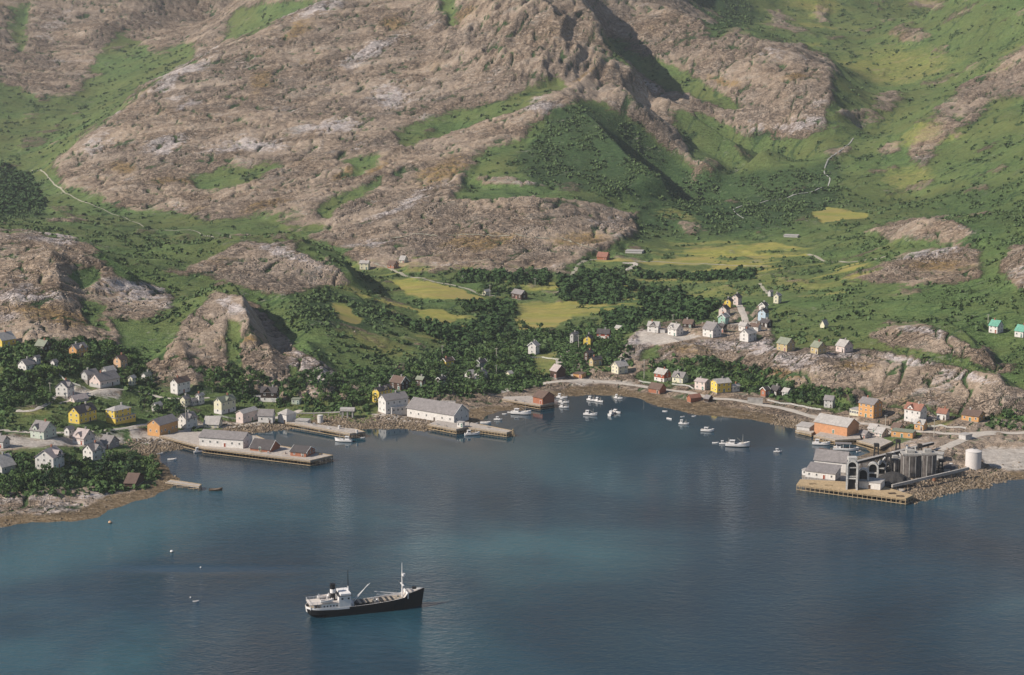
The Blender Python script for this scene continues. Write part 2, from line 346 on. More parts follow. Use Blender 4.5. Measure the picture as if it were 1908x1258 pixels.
# hay meadows and bog
FIELDS = [('hay meadow', [(722,526),(760,519),(800,524),(862,540),(900,552),(893,560),(830,557),(770,550),(740,540)]), ('small hay field', [(962,588),(990,581),(1058,580),(1066,598),(1040,608),(975,614)]),
          ('rough meadow', [(772,580),(830,573),(850,590),(835,606),(800,600)]), ('narrow meadow', [(612,568),(640,566),(660,588),(690,600),(670,606),(630,592)]), ('bog', [(1180,488),(1260,481),(1340,476),(1430,474),(1505,470),(1512,477),(1420,482),(1330,486),(1220,495)]), ('upper bog', [(1225,477),(1300,463),(1420,455),(1520,460),(1480,466),(1390,467),(1290,473)]), ('lower bog', [(1290,500),(1360,494),(1430,494),(1448,498),(1400,503),(1310,506)]),
          ('dry meadow', [(1515,398),(1545,386),(1600,392),(1615,402),(1560,414),(1530,416)]), ('green pasture', [(960,565),(1020,558),(1080,575),(1150,568),(1170,580),(1080,590),(980,580)]), ('village lawn', [(985,690),(1000,665),(1040,652),(1042,680),(1025,700),(1000,700)])]
fields = [area(p, 3.5) for _, p in FIELDS]
for i, m in enumerate(fields):
    k = {'bog': 0.8, 'upper bog': 0.75, 'lower bog': 0.9, 'green pasture': 0.55, 'village lawn': 0.45}.get(FIELDS[i][0], 1.0)
    add(yellow, m, k); add(veg, m, 0.85); sub(scrub, m)
for b in [(1265,405,45,10,5),(700,640,90,22,15),(1340,545,90,9,0),(1000,535,60,9,0),(1320,520,120,8,0),(250,710,40,7,0),(430,770,30,5,0),(75,770,40,7,0),(130,835,16,5,0),(190,700,20,6,0),(1750,795,30,7,0),(880,560,60,8,0),(850,615,60,8,0),(1500,530,100,14,0),(760,500,70,6,0),(980,500,60,4,0),(560,770,60,6,0),(1280,712,40,5,0),(1130,690,50,6,0),(1690,330,60,20,0),(1680,120,120,40,0)]:
    add(yellow, blob(*b, soft=0.7), 0.45)
valley = area([(620,490),(760,480),(1050,500),(1180,455),(1540,450),(1640,500),(1560,560),(1400,560),(1200,600),(1080,640),(900,610),(700,660),(600,600)], 16)
stripe = sstep(0.0, 0.7, fbm(X / 130, Y / 26, 4, 123)); add(yellow, valley * stripe, .82); sub(scrub, valley * stripe, .85); add(veg, valley * stripe, .8)
rightv = area([(1270,-40),(1908,-40),(1908,330),(1560,300),(1560,120),(1400,40)], 16); add(yellow, rightv * sstep(0.05, .8, fbm(X / 160, Y / 110, 5, 131)), .5)
# gravel flats, yards and the shore between the tides
for p, s in [([(1826,842),(1870,838),(2300,835),(2300,874),(1880,872),(1830,868)],4), ([(1040,712),(1100,706),(1180,712),(1140,720),(1060,720)],4), ([(240,808),(300,800),(345,806),(372,815),(340,828),(260,826)],4), ([(360,785),(440,785),(560,790),(560,797),(440,802),(370,800)],4),
             ([(1500,872),(1580,862),(1690,880),(1690,925),(1500,905)],5), ([(1600,805),(1660,800),(1640,818),(1600,820)],4), ([(690,770),(760,772),(800,785),(790,795),(700,782)],5), ([(0,812),(120,812),(230,815),(230,830),(0,840)],12), ([(130,725),(225,730),(225,745),(130,742)],9), ([(1190,620),(1260,612),(1320,630),(1250,640),(1190,640)],5), ([(1500,775),(1600,785),(1590,790),(1500,782)],4)]:
    add(gravel, area(p, s), 0.85); 
tidal = sstep(17, 8, SD + 5 * fbm(X / 20, Y / 20, 3, 51)) * (SD > -3)
for p in [[(980,745),(1050,722),(1150,722),(1215,735),(1230,760),(1000,765)], [(1220,735),(1300,745),(1440,775),(1440,800),(1220,775)]]:
    add(tidal, area(p, 5))
lm = area([(1640,842),(1690,875),(1700,925),(1690,925),(1500,905),(1500,872),(1590,853)], 4)
sub(tidal, lm)
gm = area([(1826,842),(1870,838),(2300,835),(2300,874),(1880,872),(1830,868)], 4); sub(tidal, gm)
sub(veg, np.maximum(tidal, gravel)); sub(yellow, np.maximum(tidal, gravel)); sub(ochre, tidal)
sub(gravel, tidal)
ground_shade = area([(1600,862),(1660,850),(1745,846),(1765,885),(1705,908),(1640,908),(1600,900)], 5)  # shade at the foot of the plant, painted into the ground colour
rock = np.clip(1 - np.maximum(np.maximum(veg, tidal), np.maximum(gravel, yellow)), 0, 1)

# ------------------------------------------------------------------ relief of the rock and the ground
def ridged(x, y, oct, seed):
    r = 0; a = 1; f = 1
    for i in range(oct):
        r = r + a * (1 - 2 * np.abs(noise(x * f, y * f, seed + i * 5))); a *= 0.52; f *= 2.1
    return r
far = sstep(1150, 1900, Y)
ca, sa = math.cos(math.radians(38)), math.sin(math.radians(38))
XA, YA = X * ca + Y * sa, -X * sa + Y * ca       # the grain of the rock
warp = 10 * noise(X / 60, Y / 60, 3)
dz = (ridged((XA + warp) / 120, (YA + warp) / 55, 3, 21) * 2.2 + ridged((XA + warp) / 46, (YA + warp) / 20, 4, 31) * 0.8) * (0.45 + 0.8 * far)
dz += ridged((XA + warp) / 15, (YA + warp) / 7.5, 3, 61) * 0.75 * (0.8 + 0.8 * far)
def fissure(sx, sy, seed, w): return np.exp(-(fbm((XA + warp) / sx, (YA + warp) / sy, 2, seed) / w) ** 2)
fis = fissure(34, 13, 201, .045) * (1 - far) + fissure(60, 30, 203, .045) * (0.35 + .65 * far); fis2 = fissure(90, 40, 205, .03)
dz -= 1.4 * fis * (1 + .6 * far) + 2.2 * fis2 * (1 + .7 * far)
add(scrub, np.clip(fis + fis2, 0, 1), .9); sub(pale, np.clip(fis + fis2, 0, 1), .9)
veg0 = veg.copy(); add(veg, np.clip(fis * .8 + fis2, 0, 1) * (1 - np.maximum(tidal, gravel)), .75 * 1.0)
crag = area([(820,20),(1000,-20),(1110,60),(1140,140),(1060,170),(900,150),(820,120)], 25)
xc, yc = X * math.cos(1.25) + Y * math.sin(1.25), -X * math.sin(1.25) + Y * math.cos(1.25)
dz += crag * 7 * ridged(xc / 90, yc / 26, 3, 71)
lump = fbm(X / 90, Y / 90, 3, 81) * 3.0 * (0.3 + far) + fbm(X / 22, Y / 22, 3, 82) * 0.5
flat = np.maximum.reduce([sstep(40, 10, SD), gravel, np.max(np.array(fields), axis=0)])
village = sstep(12, 30, Z) * 0 + np.where(Y < 1260, 0.35, 1.0)
Z = Z + (dz * rock * (0.35 + 0.65 * sstep(12, 45, SD)) * np.where(Y < 1420, 1.05, 1.0) + lump * (1 - 0.4 * rock)) * (1 - 0.92 * flat) * np.where(SD > 0, 1, 0)
Z = np.where(SD > 3, np.maximum(Z, 0.3 + 0.05 * np.minimum(SD, 40)), Z)
ZB = Z.copy()
# ------------------------------------------------------------------ materials
def nt(name):
    m = bpy.data.materials.new(name); m.use_nodes = True
    n = m.node_tree.nodes; l = m.node_tree.links
    b = n['Principled BSDF']
    return m, n, l, b
class G:
    def __init__(s, n, l): s.n, s.l = n, l
    def put(s, sock, v):
        if hasattr(v, 'is_linked'): s.l.new(v, sock)
        elif isinstance(v, (tuple, list)): sock.default_value = tuple(v) + ((1.0,) if len(v) == 3 and len(sock.default_value) == 4 else ())
        else: sock.default_value = v
    def math(s, op, a, b=0.0, clamp=False):
        k = s.n.new('ShaderNodeMath'); k.operation = op; k.use_clamp = clamp
        s.put(k.inputs[0], a); s.put(k.inputs[1], b); return k.outputs[0]
    def mix(s, f, a, b):
        k = s.n.new('ShaderNodeMix'); k.data_type = 'RGBA'
        s.put(k.inputs[0], f); s.put(k.inputs[6], a); s.put(k.inputs[7], b); return k.outputs[2]
    def noise(s, vec, scale, detail=4, rough=0.6, dist=0.0):
        k = s.n.new('ShaderNodeTexNoise'); s.put(k.inputs['Vector'], vec)
        k.inputs['Scale'].default_value = scale; k.inputs['Detail'].default_value = detail; k.inputs['Roughness'].default_value = rough; k.inputs['Distortion'].default_value = dist
        return k.outputs[0]
    def voro(s, vec, scale, feature='DISTANCE_TO_EDGE'):
        k = s.n.new('ShaderNodeTexVoronoi'); k.feature = feature; s.put(k.inputs['Vector'], vec); k.inputs['Scale'].default_value = scale
        return k.outputs['Distance']
    def range(s, v, a, b, c=0.0, d=1.0):
        k = s.n.new('ShaderNodeMapRange'); s.put(k.inputs[0], v)
        for i, q in enumerate((a, b, c, d)): k.inputs[i + 1].default_value = q
        return k.outputs[0]
    def ramp(s, f, stops):
        k = s.n.new('ShaderNodeValToRGB'); s.put(k.inputs[0], f)
        e = k.color_ramp.elements
        while len(e) < len(stops): e.new(0.5)
        for i, (p, c) in enumerate(stops): e[i].position = p; e[i].color = tuple(c) + (1,)
        return k.outputs[0]
    def coords(s):
        return s.n.new('ShaderNodeTexCoord').outputs['Object']
    def mapping(s, vec, rot=(0,0,0), scale=(1,1,1)):
        k = s.n.new('ShaderNodeMapping'); s.put(k.inputs[0], vec); k.inputs['Rotation'].default_value = rot; k.inputs['Scale'].default_value = scale
        return k.outputs[0]
    def attr(s, name):
        k = s.n.new('ShaderNodeAttribute'); k.attribute_name = name
        q = s.n.new('ShaderNodeSeparateColor'); s.l.new(k.outputs['Color'], q.inputs[0])
        return q.outputs[0], q.outputs[1], q.outputs[2], k.outputs['Alpha']
    def bump(s, h, strength=1.0, dist=1.0, normal=None):
        k = s.n.new('ShaderNodeBump'); s.put(k.inputs['Height'], h); k.inputs['Strength'].default_value = strength; k.inputs['Distance'].default_value = dist
        if normal is not None: s.l.new(normal, k.inputs['Normal'])
        return k.outputs[0]

def terrain_material():
    m, n, l, b = nt('terrain'); g = G(n, l)
    co = g.coords()
    veg, pale, ochre, scrub = g.attr('cover_a')
    yellow, tidal, gravel, ground_shade = g.attr('cover_b')
    grain = g.mapping(co, (0, 0, math.radians(-38)), (0.45, 1.0, 0.8))
    n_big = g.noise(co, 0.012, 4, 0.6)
    n_mid = g.noise(grain, 0.07, 5, 0.65, 0.6)
    n_fin = g.noise(grain, 0.42, 4, 0.7, 0.4)
    n_dot = g.noise(co, 0.9, 2, 0.6)
    edge = g.math('ADD', g.math('MULTIPLY', g.math('SUBTRACT', n_mid, 0.5), 1.5), g.math('MULTIPLY', g.math('SUBTRACT', n_fin, 0.5), 1.5))
    def cut(a, k=3.0, off=0.5):      # attribute broken up along natural edges
        return g.math('MULTIPLY', g.math('ADD', g.math('SUBTRACT', a, off), edge), k, False)
    def cutc(a, k=3.0, off=0.5):
        return g.math('ADD', cut(a, k, off), 0.5, True)
    rmix = g.math('ADD', g.math('MULTIPLY', n_mid, 0.55), g.math('MULTIPLY', n_fin, 0.55))
    rock = g.ramp(rmix, [(0.37, (0.045, 0.031, 0.023)), (0.47, (0.18, 0.125, 0.085)), (0.57, (0.3, 0.222, 0.16)), (0.7, (0.48, 0.39, 0.32))])
    rock = g.mix(g.range(n_big, 0.4, 0.65), rock, g.mix(0.5, rock, (0.25, 0.205, 0.175)))
    slab = g.range(g.noise(grain, 0.022, 3, 0.55, 0.5), 0.46, 0.6)
    rock = g.mix(g.math('MULTIPLY', slab, 0.35), rock, g.mix(g.range(n_mid, 0.35, 0.65), (0.3, 0.225, 0.165), (0.38, 0.305, 0.24)))
    rock = g.mix(0.08, rock, (0.62, 0.46, 0.34))
    def isoline(vec, scale, det, w):
        q = g.noise(vec, scale, det, 0.62, 0.8)
        return g.range(g.math('ABSOLUTE', g.math('SUBTRACT', q, 0.5)), 0.0, w, 1.0, 0.0)
    joints = g.math('MAXIMUM', isoline(grain, 0.06, 3, 0.016), g.math('MAXIMUM', isoline(g.mapping(co, (0, 0, 0.5), (1.0, 0.5, 1.0)), 0.13, 3, 0.022), g.math('MULTIPLY', isoline(grain, 0.3, 2, 0.04), 0.7)))
    palec = g.ramp(rmix, [(0.36, (0.16, 0.13, 0.125)), (0.48, (0.4, 0.34, 0.325)), (0.7, (0.6, 0.54, 0.52))])
    c = g.mix(g.math('MULTIPLY', cutc(pale, 2.0), 0.85), rock, palec)
    och = g.ramp(n_fin, [(0.3, (0.1, 0.062, 0.02)), (0.7, (0.36, 0.22, 0.055))])
    c = g.mix(g.math('MULTIPLY', cutc(ochre, 2.2, 0.62), 0.75), c, och)
    c = g.mix(g.math('MULTIPLY', joints, g.math('SUBTRACT', 0.7, g.math('MULTIPLY', slab, 0.35))), c, (0.045, 0.036, 0.028))
    gmix = g.math('ADD', g.math('MULTIPLY', n_fin, 0.6), g.math('MULTIPLY', n_dot, 0.4))
    grass = g.ramp(gmix, [(0.36, (0.03, 0.052, 0.018)), (0.5, (0.085, 0.135, 0.043)), (0.64, (0.15, 0.2, 0.075)), (0.78, (0.27, 0.28, 0.15))])
    grass = g.mix(g.range(n_big, 0.35, 0.65), grass, g.mix(0.5, grass, (0.14, 0.13, 0.045)))
    scr = g.ramp(gmix, [(0.36, (0.012, 0.026, 0.012)), (0.55, (0.042, 0.078, 0.03)), (0.75, (0.1, 0.14, 0.055))])
    gr = g.mix(g.math('MULTIPLY', cutc(scrub, 1.6), 0.85), grass, scr)
    c = g.mix(cutc(veg, 3.0, 0.46), c, gr)
    yel = g.ramp(n_fin, [(0.3, (0.2, 0.17, 0.04)), (0.55, (0.33, 0.285, 0.075)), (0.75, (0.4, 0.33, 0.13))])
    yel = g.mix(g.range(n_mid, 0.35, 0.65), yel, g.mix(0.75, yel, (0.12, 0.165, 0.04)))
    yel = g.mix(g.range(g.noise(g.mapping(co, scale=(0.35, 1.6, 1)), 0.03, 4, 0.6), 0.42, 0.62), yel, g.mix(0.6, yel, (0.3, 0.22, 0.09)))
    c = g.mix(g.math('ADD', g.math('MULTIPLY', g.math('SUBTRACT', yellow, 0.5), 2.0), g.math('ADD', edge, 0.5), True), c, yel)
    td = g.ramp(gmix, [(0.32, (0.045, 0.03, 0.016)), (0.48, (0.135, 0.095, 0.055)), (0.62, (0.25, 0.185, 0.12)), (0.76, (0.45, 0.39, 0.33))])
    c = g.mix(cutc(tidal, 2.5), c, td)
    gv = g.ramp(gmix, [(0.3, (0.2, 0.17, 0.145)), (0.55, (0.43, 0.38, 0.335)), (0.8, (0.56, 0.52, 0.47))])
    c = g.mix(cutc(gravel, 2.2), c, gv)
    c = g.mix(g.math('MULTIPLY', cutc(ground_shade, 2.0), 0.85), c, g.ramp(gmix, [(0.3, (0.025, 0.023, 0.022)), (0.7, (0.13, 0.12, 0.115))]))  # painted shade of the loading plant darkens the ground
    l.new(c, b.inputs['Base Color'])
    b.inputs['Roughness'].default_value = 0.95
    b.inputs['Specular IOR Level'].default_value = 0.12
    crack = g.math('MULTIPLY', g.math('MINIMUM', g.voro(grain, 0.14), 0.16), 5.0)
    rockh = g.math('ADD', g.math('SUBTRACT', g.math('MULTIPLY', n_mid, 6.5), g.math('MULTIPLY', joints, 1.1)), g.math('ADD', g.math('MULTIPLY', n_fin, 2.2), crack))
    vegh = g.math('ADD', g.math('MULTIPLY', n_fin, 2.0), g.math('MULTIPLY', n_dot, 1.1))
    hh = g.mix(cutc(veg, 3.0, 0.46), rockh, vegh)
    smooth = g.math('SUBTRACT', 1.0, g.math('MULTIPLY', g.math('MAXIMUM', g.math('MAXIMUM', gravel, yellow), g.math('MULTIPLY', tidal, 0.4)), 0.8), True)
    k = n.new('ShaderNodeBump'); g.put(k.inputs['Height'], hh); k.inputs['Distance'].default_value = 1.0
    g.put(k.inputs['Strength'], g.math('MULTIPLY', smooth, g.math('SUBTRACT', 1.0, g.math('MULTIPLY', slab, 0.45))))
    l.new(k.outputs[0], b.inputs['Normal'])
    return m

def water_material():
    m, n, l, b = nt('sea_water'); g = G(n, l)
    co = g.coords()
    big = g.noise(co, 0.006, 3, 0.6, 0.5)
    wv1 = g.noise(g.mapping(co, (0, 0, 0.25), (0.6, 1.0, 1.0)), 0.26, 5, 0.7, 0.4)
    wv2 = g.noise(g.mapping(co, (0, 0, -0.2), (0.7, 1.0, 1.0)), 0.7, 3, 0.65, 0.3)
    calm = g.range(big, 0.36, 0.58, 0.6, 1.0)
    # sheltered water inside the harbour is calmer
    sx = n.new('ShaderNodeSeparateXYZ'); l.new(co, sx.inputs[0])
    shelter = g.range(sx.outputs[1], 915.0, 1050.0, 1.0, 0.035)
    # slow rings left by a boat in the inner harbour
    dx = g.math('SUBTRACT', sx.outputs[0], 30.0); dy = g.math('SUBTRACT', sx.outputs[1], 1085.0)
    dist = g.math('SQRT', g.math('ADD', g.math('MULTIPLY', dx, dx), g.math('MULTIPLY', dy, dy)))
    # a narrow calm slick astern of the ship
    ex = g.math('DIVIDE', g.math('ADD', sx.outputs[0], 132.0), 46.0); ey = g.math('DIVIDE', g.math('SUBTRACT', sx.outputs[1], 815.0), 9.0)
    slick = g.range(g.math('ADD', g.math('SQRT', g.math('ADD', g.math('MULTIPLY', ex, ex), g.math('MULTIPLY', ey, ey))), g.math('MULTIPLY', g.math('SUBTRACT', big, 0.5), 2.0)), 0.6, 1.25, 0.25, 1.0)
    calm = g.math('MULTIPLY', calm, slick)
    rings = g.math('MULTIPLY', g.math('SINE', g.math('MULTIPLY', dist, 1.1)), g.math('MULTIPLY', g.range(dist, 6.0, 40.0, 1.0, 0.0), 0.05))
    h = g.math('ADD', g.math('MULTIPLY', wv1, 0.8), g.math('MULTIPLY', wv2, 0.42))
    h = g.math('ADD', g.math('MULTIPLY', h, g.math('MULTIPLY', calm, shelter)), rings)
    l.new(g.bump(h, 1.0, 0.8), b.inputs['Normal'])
    tint = g.noise(co, 0.0045, 4, 0.55, 0.6)
    def lens(cx, cy, rx, ry):
        ex = g.math('DIVIDE', g.math('SUBTRACT', sx.outputs[0], cx), rx); ey = g.math('DIVIDE', g.math('SUBTRACT', sx.outputs[1], cy), ry)
        q = g.math('ADD', g.math('SQRT', g.math('ADD', g.math('MULTIPLY', ex, ex), g.math('MULTIPLY', ey, ey))), g.math('MULTIPLY', g.math('SUBTRACT', tint, 0.5), 1.4))
        return g.range(q, 0.4, 1.2, 1.0, 0.0)
    # a turquoise patch of clear water in mid bay, paler water off the point
    tint = g.math('ADD', tint, g.math('ADD', g.math('MULTIPLY', lens(20.0, 850.0, 70.0, 75.0), 0.13), g.math('MULTIPLY', lens(-235.0, 860.0, 90.0, 120.0), 0.1)))
    c = g.ramp(tint, [(0.36, (0.004, 0.017, 0.03)), (0.52, (0.009, 0.037, 0.057)), (0.68, (0.03, 0.09, 0.11))])
    l.new(c, b.inputs['Base Color'])
    b.inputs['Roughness'].default_value = 0.03
    b.inputs['IOR'].default_value = 1.42
    return m

_mc = {}
def paint(col, rough=0.75, dirt=0.25, scale=0.9, name=None, stripes=False):
    """weathered paint, timber, concrete or roofing: a base colour with its own stains and streaks"""
    key = (tuple(round(c, 3) for c in col), rough, dirt, scale, stripes)
    if key in _mc: return _mc[key]
    m, n, l, b = nt(name or 'painted_timber'); g = G(n, l)
    co = g.coords()
    a = g.noise(co, scale, 4, 0.65)
    s = g.noise(g.mapping(co, scale=(2.2, 2.2, 0.25)), scale * 1.5, 3, 0.6)
    f = g.range(g.math('ADD', g.math('MULTIPLY', a, 0.6), g.math('MULTIPLY', s, 0.4)), 0.38, 0.68)
    dark = tuple(c * (1 - dirt * 1.5) for c in col); lite = tuple(min(c * (1 + dirt * 0.35), 0.9) for c in col)
    c = g.mix(f, dark, lite)
    l.new(c, b.inputs['Base Color']); b.inputs['Roughness'].default_value = rough
    b.inputs['Specular IOR Level'].default_value = 0.25
    if stripes:
        k = n.new('ShaderNodeTexWave'); k.bands_direction = 'Z'; k.inputs['Scale'].default_value = 1.6
        l.new(co, k.inputs['Vector']); l.new(g.bump(k.outputs['Fac'], 0.35, 0.05), b.inputs['Normal'])
    _mc[key] = m
    return m
def foliage(name, dark, lite):
    m, n, l, b = nt(name); g = G(n, l)
    oi = n.new('ShaderNodeObjectInfo')
    a = g.noise(g.coords(), 0.9, 3, 0.6)
    f = g.math('ADD', g.math('MULTIPLY', g.range(a, 0.3, 0.7), 0.65), g.math('MULTIPLY', oi.outputs['Random'], 0.5), True)
    l.new(g.mix(f, dark, lite), b.inputs['Base Color'])
    b.inputs['Roughness'].default_value = 0.8; b.inputs['Specular IOR Level'].default_value = 0.15
    return m
M_TERRAIN = terrain_material(); M_WATER = water_material()
WHITE = (0.7, 0.65, 0.61); CREAM = (0.7, 0.64, 0.47); YELLOW = (0.72, 0.52, 0.1); ORANGE = (0.6, 0.32, 0.13); PEACH = (0.66, 0.42, 0.26); TAN = (0.48, 0.37, 0.2)
RED = (0.33, 0.075, 0.04); BRICK = (0.36, 0.14, 0.08); BROWN = (0.075, 0.042, 0.03); DARKBROWN = (0.045, 0.028, 0.022); MINT = (0.33, 0.5, 0.41); BLUE = (0.5, 0.6, 0.68); PINK = (0.68, 0.55, 0.5); GREYW = (0.5, 0.47, 0.45); VIOLET = (0.3, 0.26, 0.27)
R_GREY = (0.24, 0.215, 0.21); R_DARK = (0.09, 0.078, 0.078); R_LIGHT = (0.42, 0.385, 0.36); R_BROWN = (0.15, 0.1, 0.08); R_TEAL = (0.15, 0.36, 0.27); R_RED = (0.3, 0.14, 0.1); R_GREEN = (0.24, 0.25, 0.19); R_PINK = (0.45, 0.37, 0.35)
M_GLASS = paint((0.03, 0.035, 0.04), 0.25, 0.2, name='window_glass'); M_TRIM = paint((0.74, 0.71, 0.67), 0.7, 0.1, name='white_trim')
M_CONC = paint((0.42, 0.39, 0.36), 0.9, 0.3, 0.5, name='concrete'); M_STONE = paint((0.36, 0.32, 0.29), 0.95, 0.35, 0.8, name='stone_foundation')
M_PILE = paint((0.14, 0.1, 0.07), 0.9, 0.35, 1.2, name='tarred_pile'); M_PILEL = paint((0.42, 0.31, 0.19), 0.9, 0.3, 1.2, name='pale_timber'); M_DECK = paint((0.46, 0.4, 0.35), 0.9, 0.25, 0.6, name='weathered_deck')
M_DECKY = paint((0.47, 0.34, 0.2), 0.9, 0.25, 0.6, name='new_timber_deck'); M_BRICKC = paint((0.34, 0.15, 0.1), 0.9, 0.2, name='chimney_brick')
M_BLACK = paint((0.012, 0.012, 0.013), 0.5, 0.2, name='black_paint'); M_STEEL = paint((0.2, 0.2, 0.2), 0.6, 0.3, name='steel'); M_POLE = paint((0.5, 0.45, 0.38), 0.9, 0.2, name='pole_wood')
# ------------------------------------------------------------------ mesh helpers
def link(name, me, mat=None, parent=None, loc=None):
    o = bpy.data.objects.new(name, me); COL.objects.link(o)
    if mat is not None and me is not None and not me.materials:
        for q in (mat if isinstance(mat, (list, tuple)) else [mat]): me.materials.append(q)
    if parent is not None: o.parent = parent
    if loc is not None: o.location = loc
    return o
def np_mesh(name, verts, faces, attrs=None, smooth=False):
    """verts (n,3), faces (m,k) numpy -> mesh"""
    me = bpy.data.meshes.new(name)
    n, (m, k) = len(verts), faces.shape
    me.vertices.add(n); me.vertices.foreach_set('co', np.ascontiguousarray(verts, np.float32).ravel())
    me.loops.add(m * k); me.loops.foreach_set('vertex_index', faces.astype(np.int32).ravel())
    me.polygons.add(m); me.polygons.foreach_set('loop_start', np.arange(0, m * k, k, dtype=np.int32)); 
    if smooth: me.polygons.foreach_set('use_smooth', np.ones(m, bool))
    me.update(calc_edges=True)
    for nm, arr in (attrs or {}).items():
        a = me.attributes.new(nm, 'FLOAT_COLOR', 'POINT'); a.data.foreach_set('color', np.ascontiguousarray(arr, np.float32).ravel())
    return me
def structure(o): o['kind'] = 'structure'; return o
def build_terrain():
    verts = np.stack([X, Y, Z], -1).reshape(-1, 3)
    ca_ = np.stack([veg, pale, ochre, scrub], -1).reshape(-1, 4); cb_ = np.stack([yellow, tidal, gravel, ground_shade], -1).reshape(-1, 4)
    idx = np.arange(NR * NC).reshape(NR, NC)
    fc = np.stack([idx[:-1, :-1], idx[:-1, 1:], idx[1:, 1:], idx[1:, :-1]], -1).reshape(-1, 4)
    def cen(a): return 0.25 * (a[:-1, :-1] + a[:-1, 1:] + a[1:, 1:] + a[1:, :-1]).ravel()
    zc_ = cen(Z); keep = zc_ > -2.5
    cls = np.zeros(len(fc), int)                        # 0 ground
    uc, vc = cen(U), cen(V); yc_ = cen(Y)
    cls[(vc < 445) & (yc_ > 1650)] = 1                  # mountain
    hill = poly_sd(uc, vc, np.array([(-900,430),(130,440),(300,445),(560,446),(650,520),(640,560),(700,640),(740,700),(600,740),(400,735),(280,700),(250,640),(-900,640)], float)) < 0
    cls[hill & (yc_ < 1600)] = 2
    cls[cen(tidal) > 0.55] = 3
    for i, m in enumerate(fields): cls[cen(m) > 0.5] = 10 + i
    for c, name in [(0, 'ground'), (1, 'mountain'), (2, 'hill'), (3, 'beach')] + [(10 + i, 'field') for i in range(len(fields))]:
        f = fc[keep & (cls == c)]
        if not len(f): continue
        us, inv = np.unique(f, return_inverse=True)
        me = np_mesh(name, verts[us], inv.reshape(f.shape), {'cover_a': ca_[us], 'cover_b': cb_[us]}, smooth=True)
        o = structure(link(name, me, M_TERRAIN))
        o['label'] = {0: 'green valley ground and village slopes', 1: 'brown rocky mountain with green gullies', 2: 'rocky knolls above the village', 3: 'brown tidal shore along the harbour'}.get(c) or (FIELDS[c - 10][0] + ' on the valley floor')
def build_water():
    s = 5200.0
    me = bpy.data.meshes.new('water')
    me.from_pydata([(-s, -3000, 0), (s, -3000, 0), (s, 1320, 0), (-s, 1320, 0)], [], [(0, 1, 2, 3)])
    o = structure(link('water', me, M_WATER)); o['label'] = 'blue sea water of the bay and harbour'
# ------------------------------------------------------------------ mesh builder
class MB:
    def __init__(s): s.v = []; s.f = []; s.m = []
    def poly(s, pts, m=0):
        k = len(s.v); s.v += [tuple(p) for p in pts]; s.f.append(tuple(range(k, k + len(pts)))); s.m.append(m)
    def hexa(s, p, m=0):        # 8 points: bottom ring 0-3 (ccw from above), top ring 4-7
        k = len(s.v); s.v += [tuple(q) for q in p]
        for f in ((3, 2, 1, 0), (4, 5, 6, 7), (0, 1, 5, 4), (1, 2, 6, 5), (2, 3, 7, 6), (3, 0, 4, 7)):
            s.f.append(tuple(k + i for i in f)); s.m.append(m)
    def box(s, x0, x1, y0, y1, z0, z1, m=0):
        s.hexa([(x0, y0, z0), (x1, y0, z0), (x1, y1, z0), (x0, y1, z0), (x0, y0, z1), (x1, y0, z1), (x1, y1, z1), (x0, y1, z1)], m)
    def prism(s, ring, a, b, m=0):   # ring: 2d (y,z) points ccw seen from +x, extruded from x=a to x=b
        n = len(ring); k = len(s.v)
        s.v += [(a, y, z) for y, z in ring] + [(b, y, z) for y, z in ring]
        s.f.append(tuple(k + i for i in reversed(range(n)))); s.m.append(m)
        s.f.append(tuple(k + n + i for i in range(n))); s.m.append(m)
        for i in range(n):
            j = (i + 1) % n
            s.f.append((k + i, k + j, k + n + j, k + n + i)); s.m.append(m)
    def tube(s, p, q, r0, r1=None, n=6, m=0, cap=True):
        r1 = r0 if r1 is None else r1
        p = Vector(p); q = Vector(q); d = (q - p).normalized()
        a = d.orthogonal().normalized(); b = d.cross(a)
        k = len(s.v)
        for c, r in ((p, r0), (q, r1)):
            for i in range(n):
                t = 2 * math.pi * i / n
                s.v.append(tuple(c + a * (r * math.cos(t)) + b * (r * math.sin(t))))
        for i in range(n):
            j = (i + 1) % n
            s.f.append((k + i, k + j, k + n + j, k + n + i)); s.m.append(m)
        if cap:
            s.f.append(tuple(k + i for i in reversed(range(n)))); s.m.append(m)
            s.f.append(tuple(k + n + i for i in range(n))); s.m.append(m)
    def beam(s, p, q, w, h, m=0):    # rectangular bar between two points, h is along z
        p = Vector(p); q = Vector(q); d = (q - p).normalized()
        a = d.cross(Vector((0, 0, 1)))
        a = (a.normalized() if a.length > 1e-4 else Vector((1, 0, 0))) * (w / 2); b = a.cross(d).normalized() * (h / 2)
        s.hexa([p - a - b, p + a - b, q + a - b, q - a - b, p - a + b, p + a + b, q + a + b, q - a + b], m)
    def lathe(s, prof, n=16, m=0, c=(0, 0)):
        k = len(s.v); r = len(prof)
        for (rad, z) in prof:
            for i in range(n):
                t = 2 * math.pi * i / n; s.v.append((c[0] + rad * math.cos(t), c[1] + rad * math.sin(t), z))
        for j in range(r - 1):
            for i in range(n):
                i2 = (i + 1) % n
                s.f.append((k + j * n + i, k + j * n + i2, k + (j + 1) * n + i2, k + (j + 1) * n + i)); s.m.append(m)
        s.f.append(tuple(k + i for i in reversed(range(n)))); s.m.append(m)
        s.f.append(tuple(k + (r - 1) * n + i for i in range(n))); s.m.append(m)
    def mesh(s, name, mats):
        me = bpy.data.meshes.new(name); me.from_pydata(s.v, [], s.f)
        for q in (mats if isinstance(mats, (list, tuple)) else [mats]): me.materials.append(q)
        if any(s.m): me.polygons.foreach_set('material_index', s.m)
        me.update(); return me
    def build(s, name, mats, parent=None, loc=None):
        return link(name, s.mesh(name, mats), None, parent, loc)
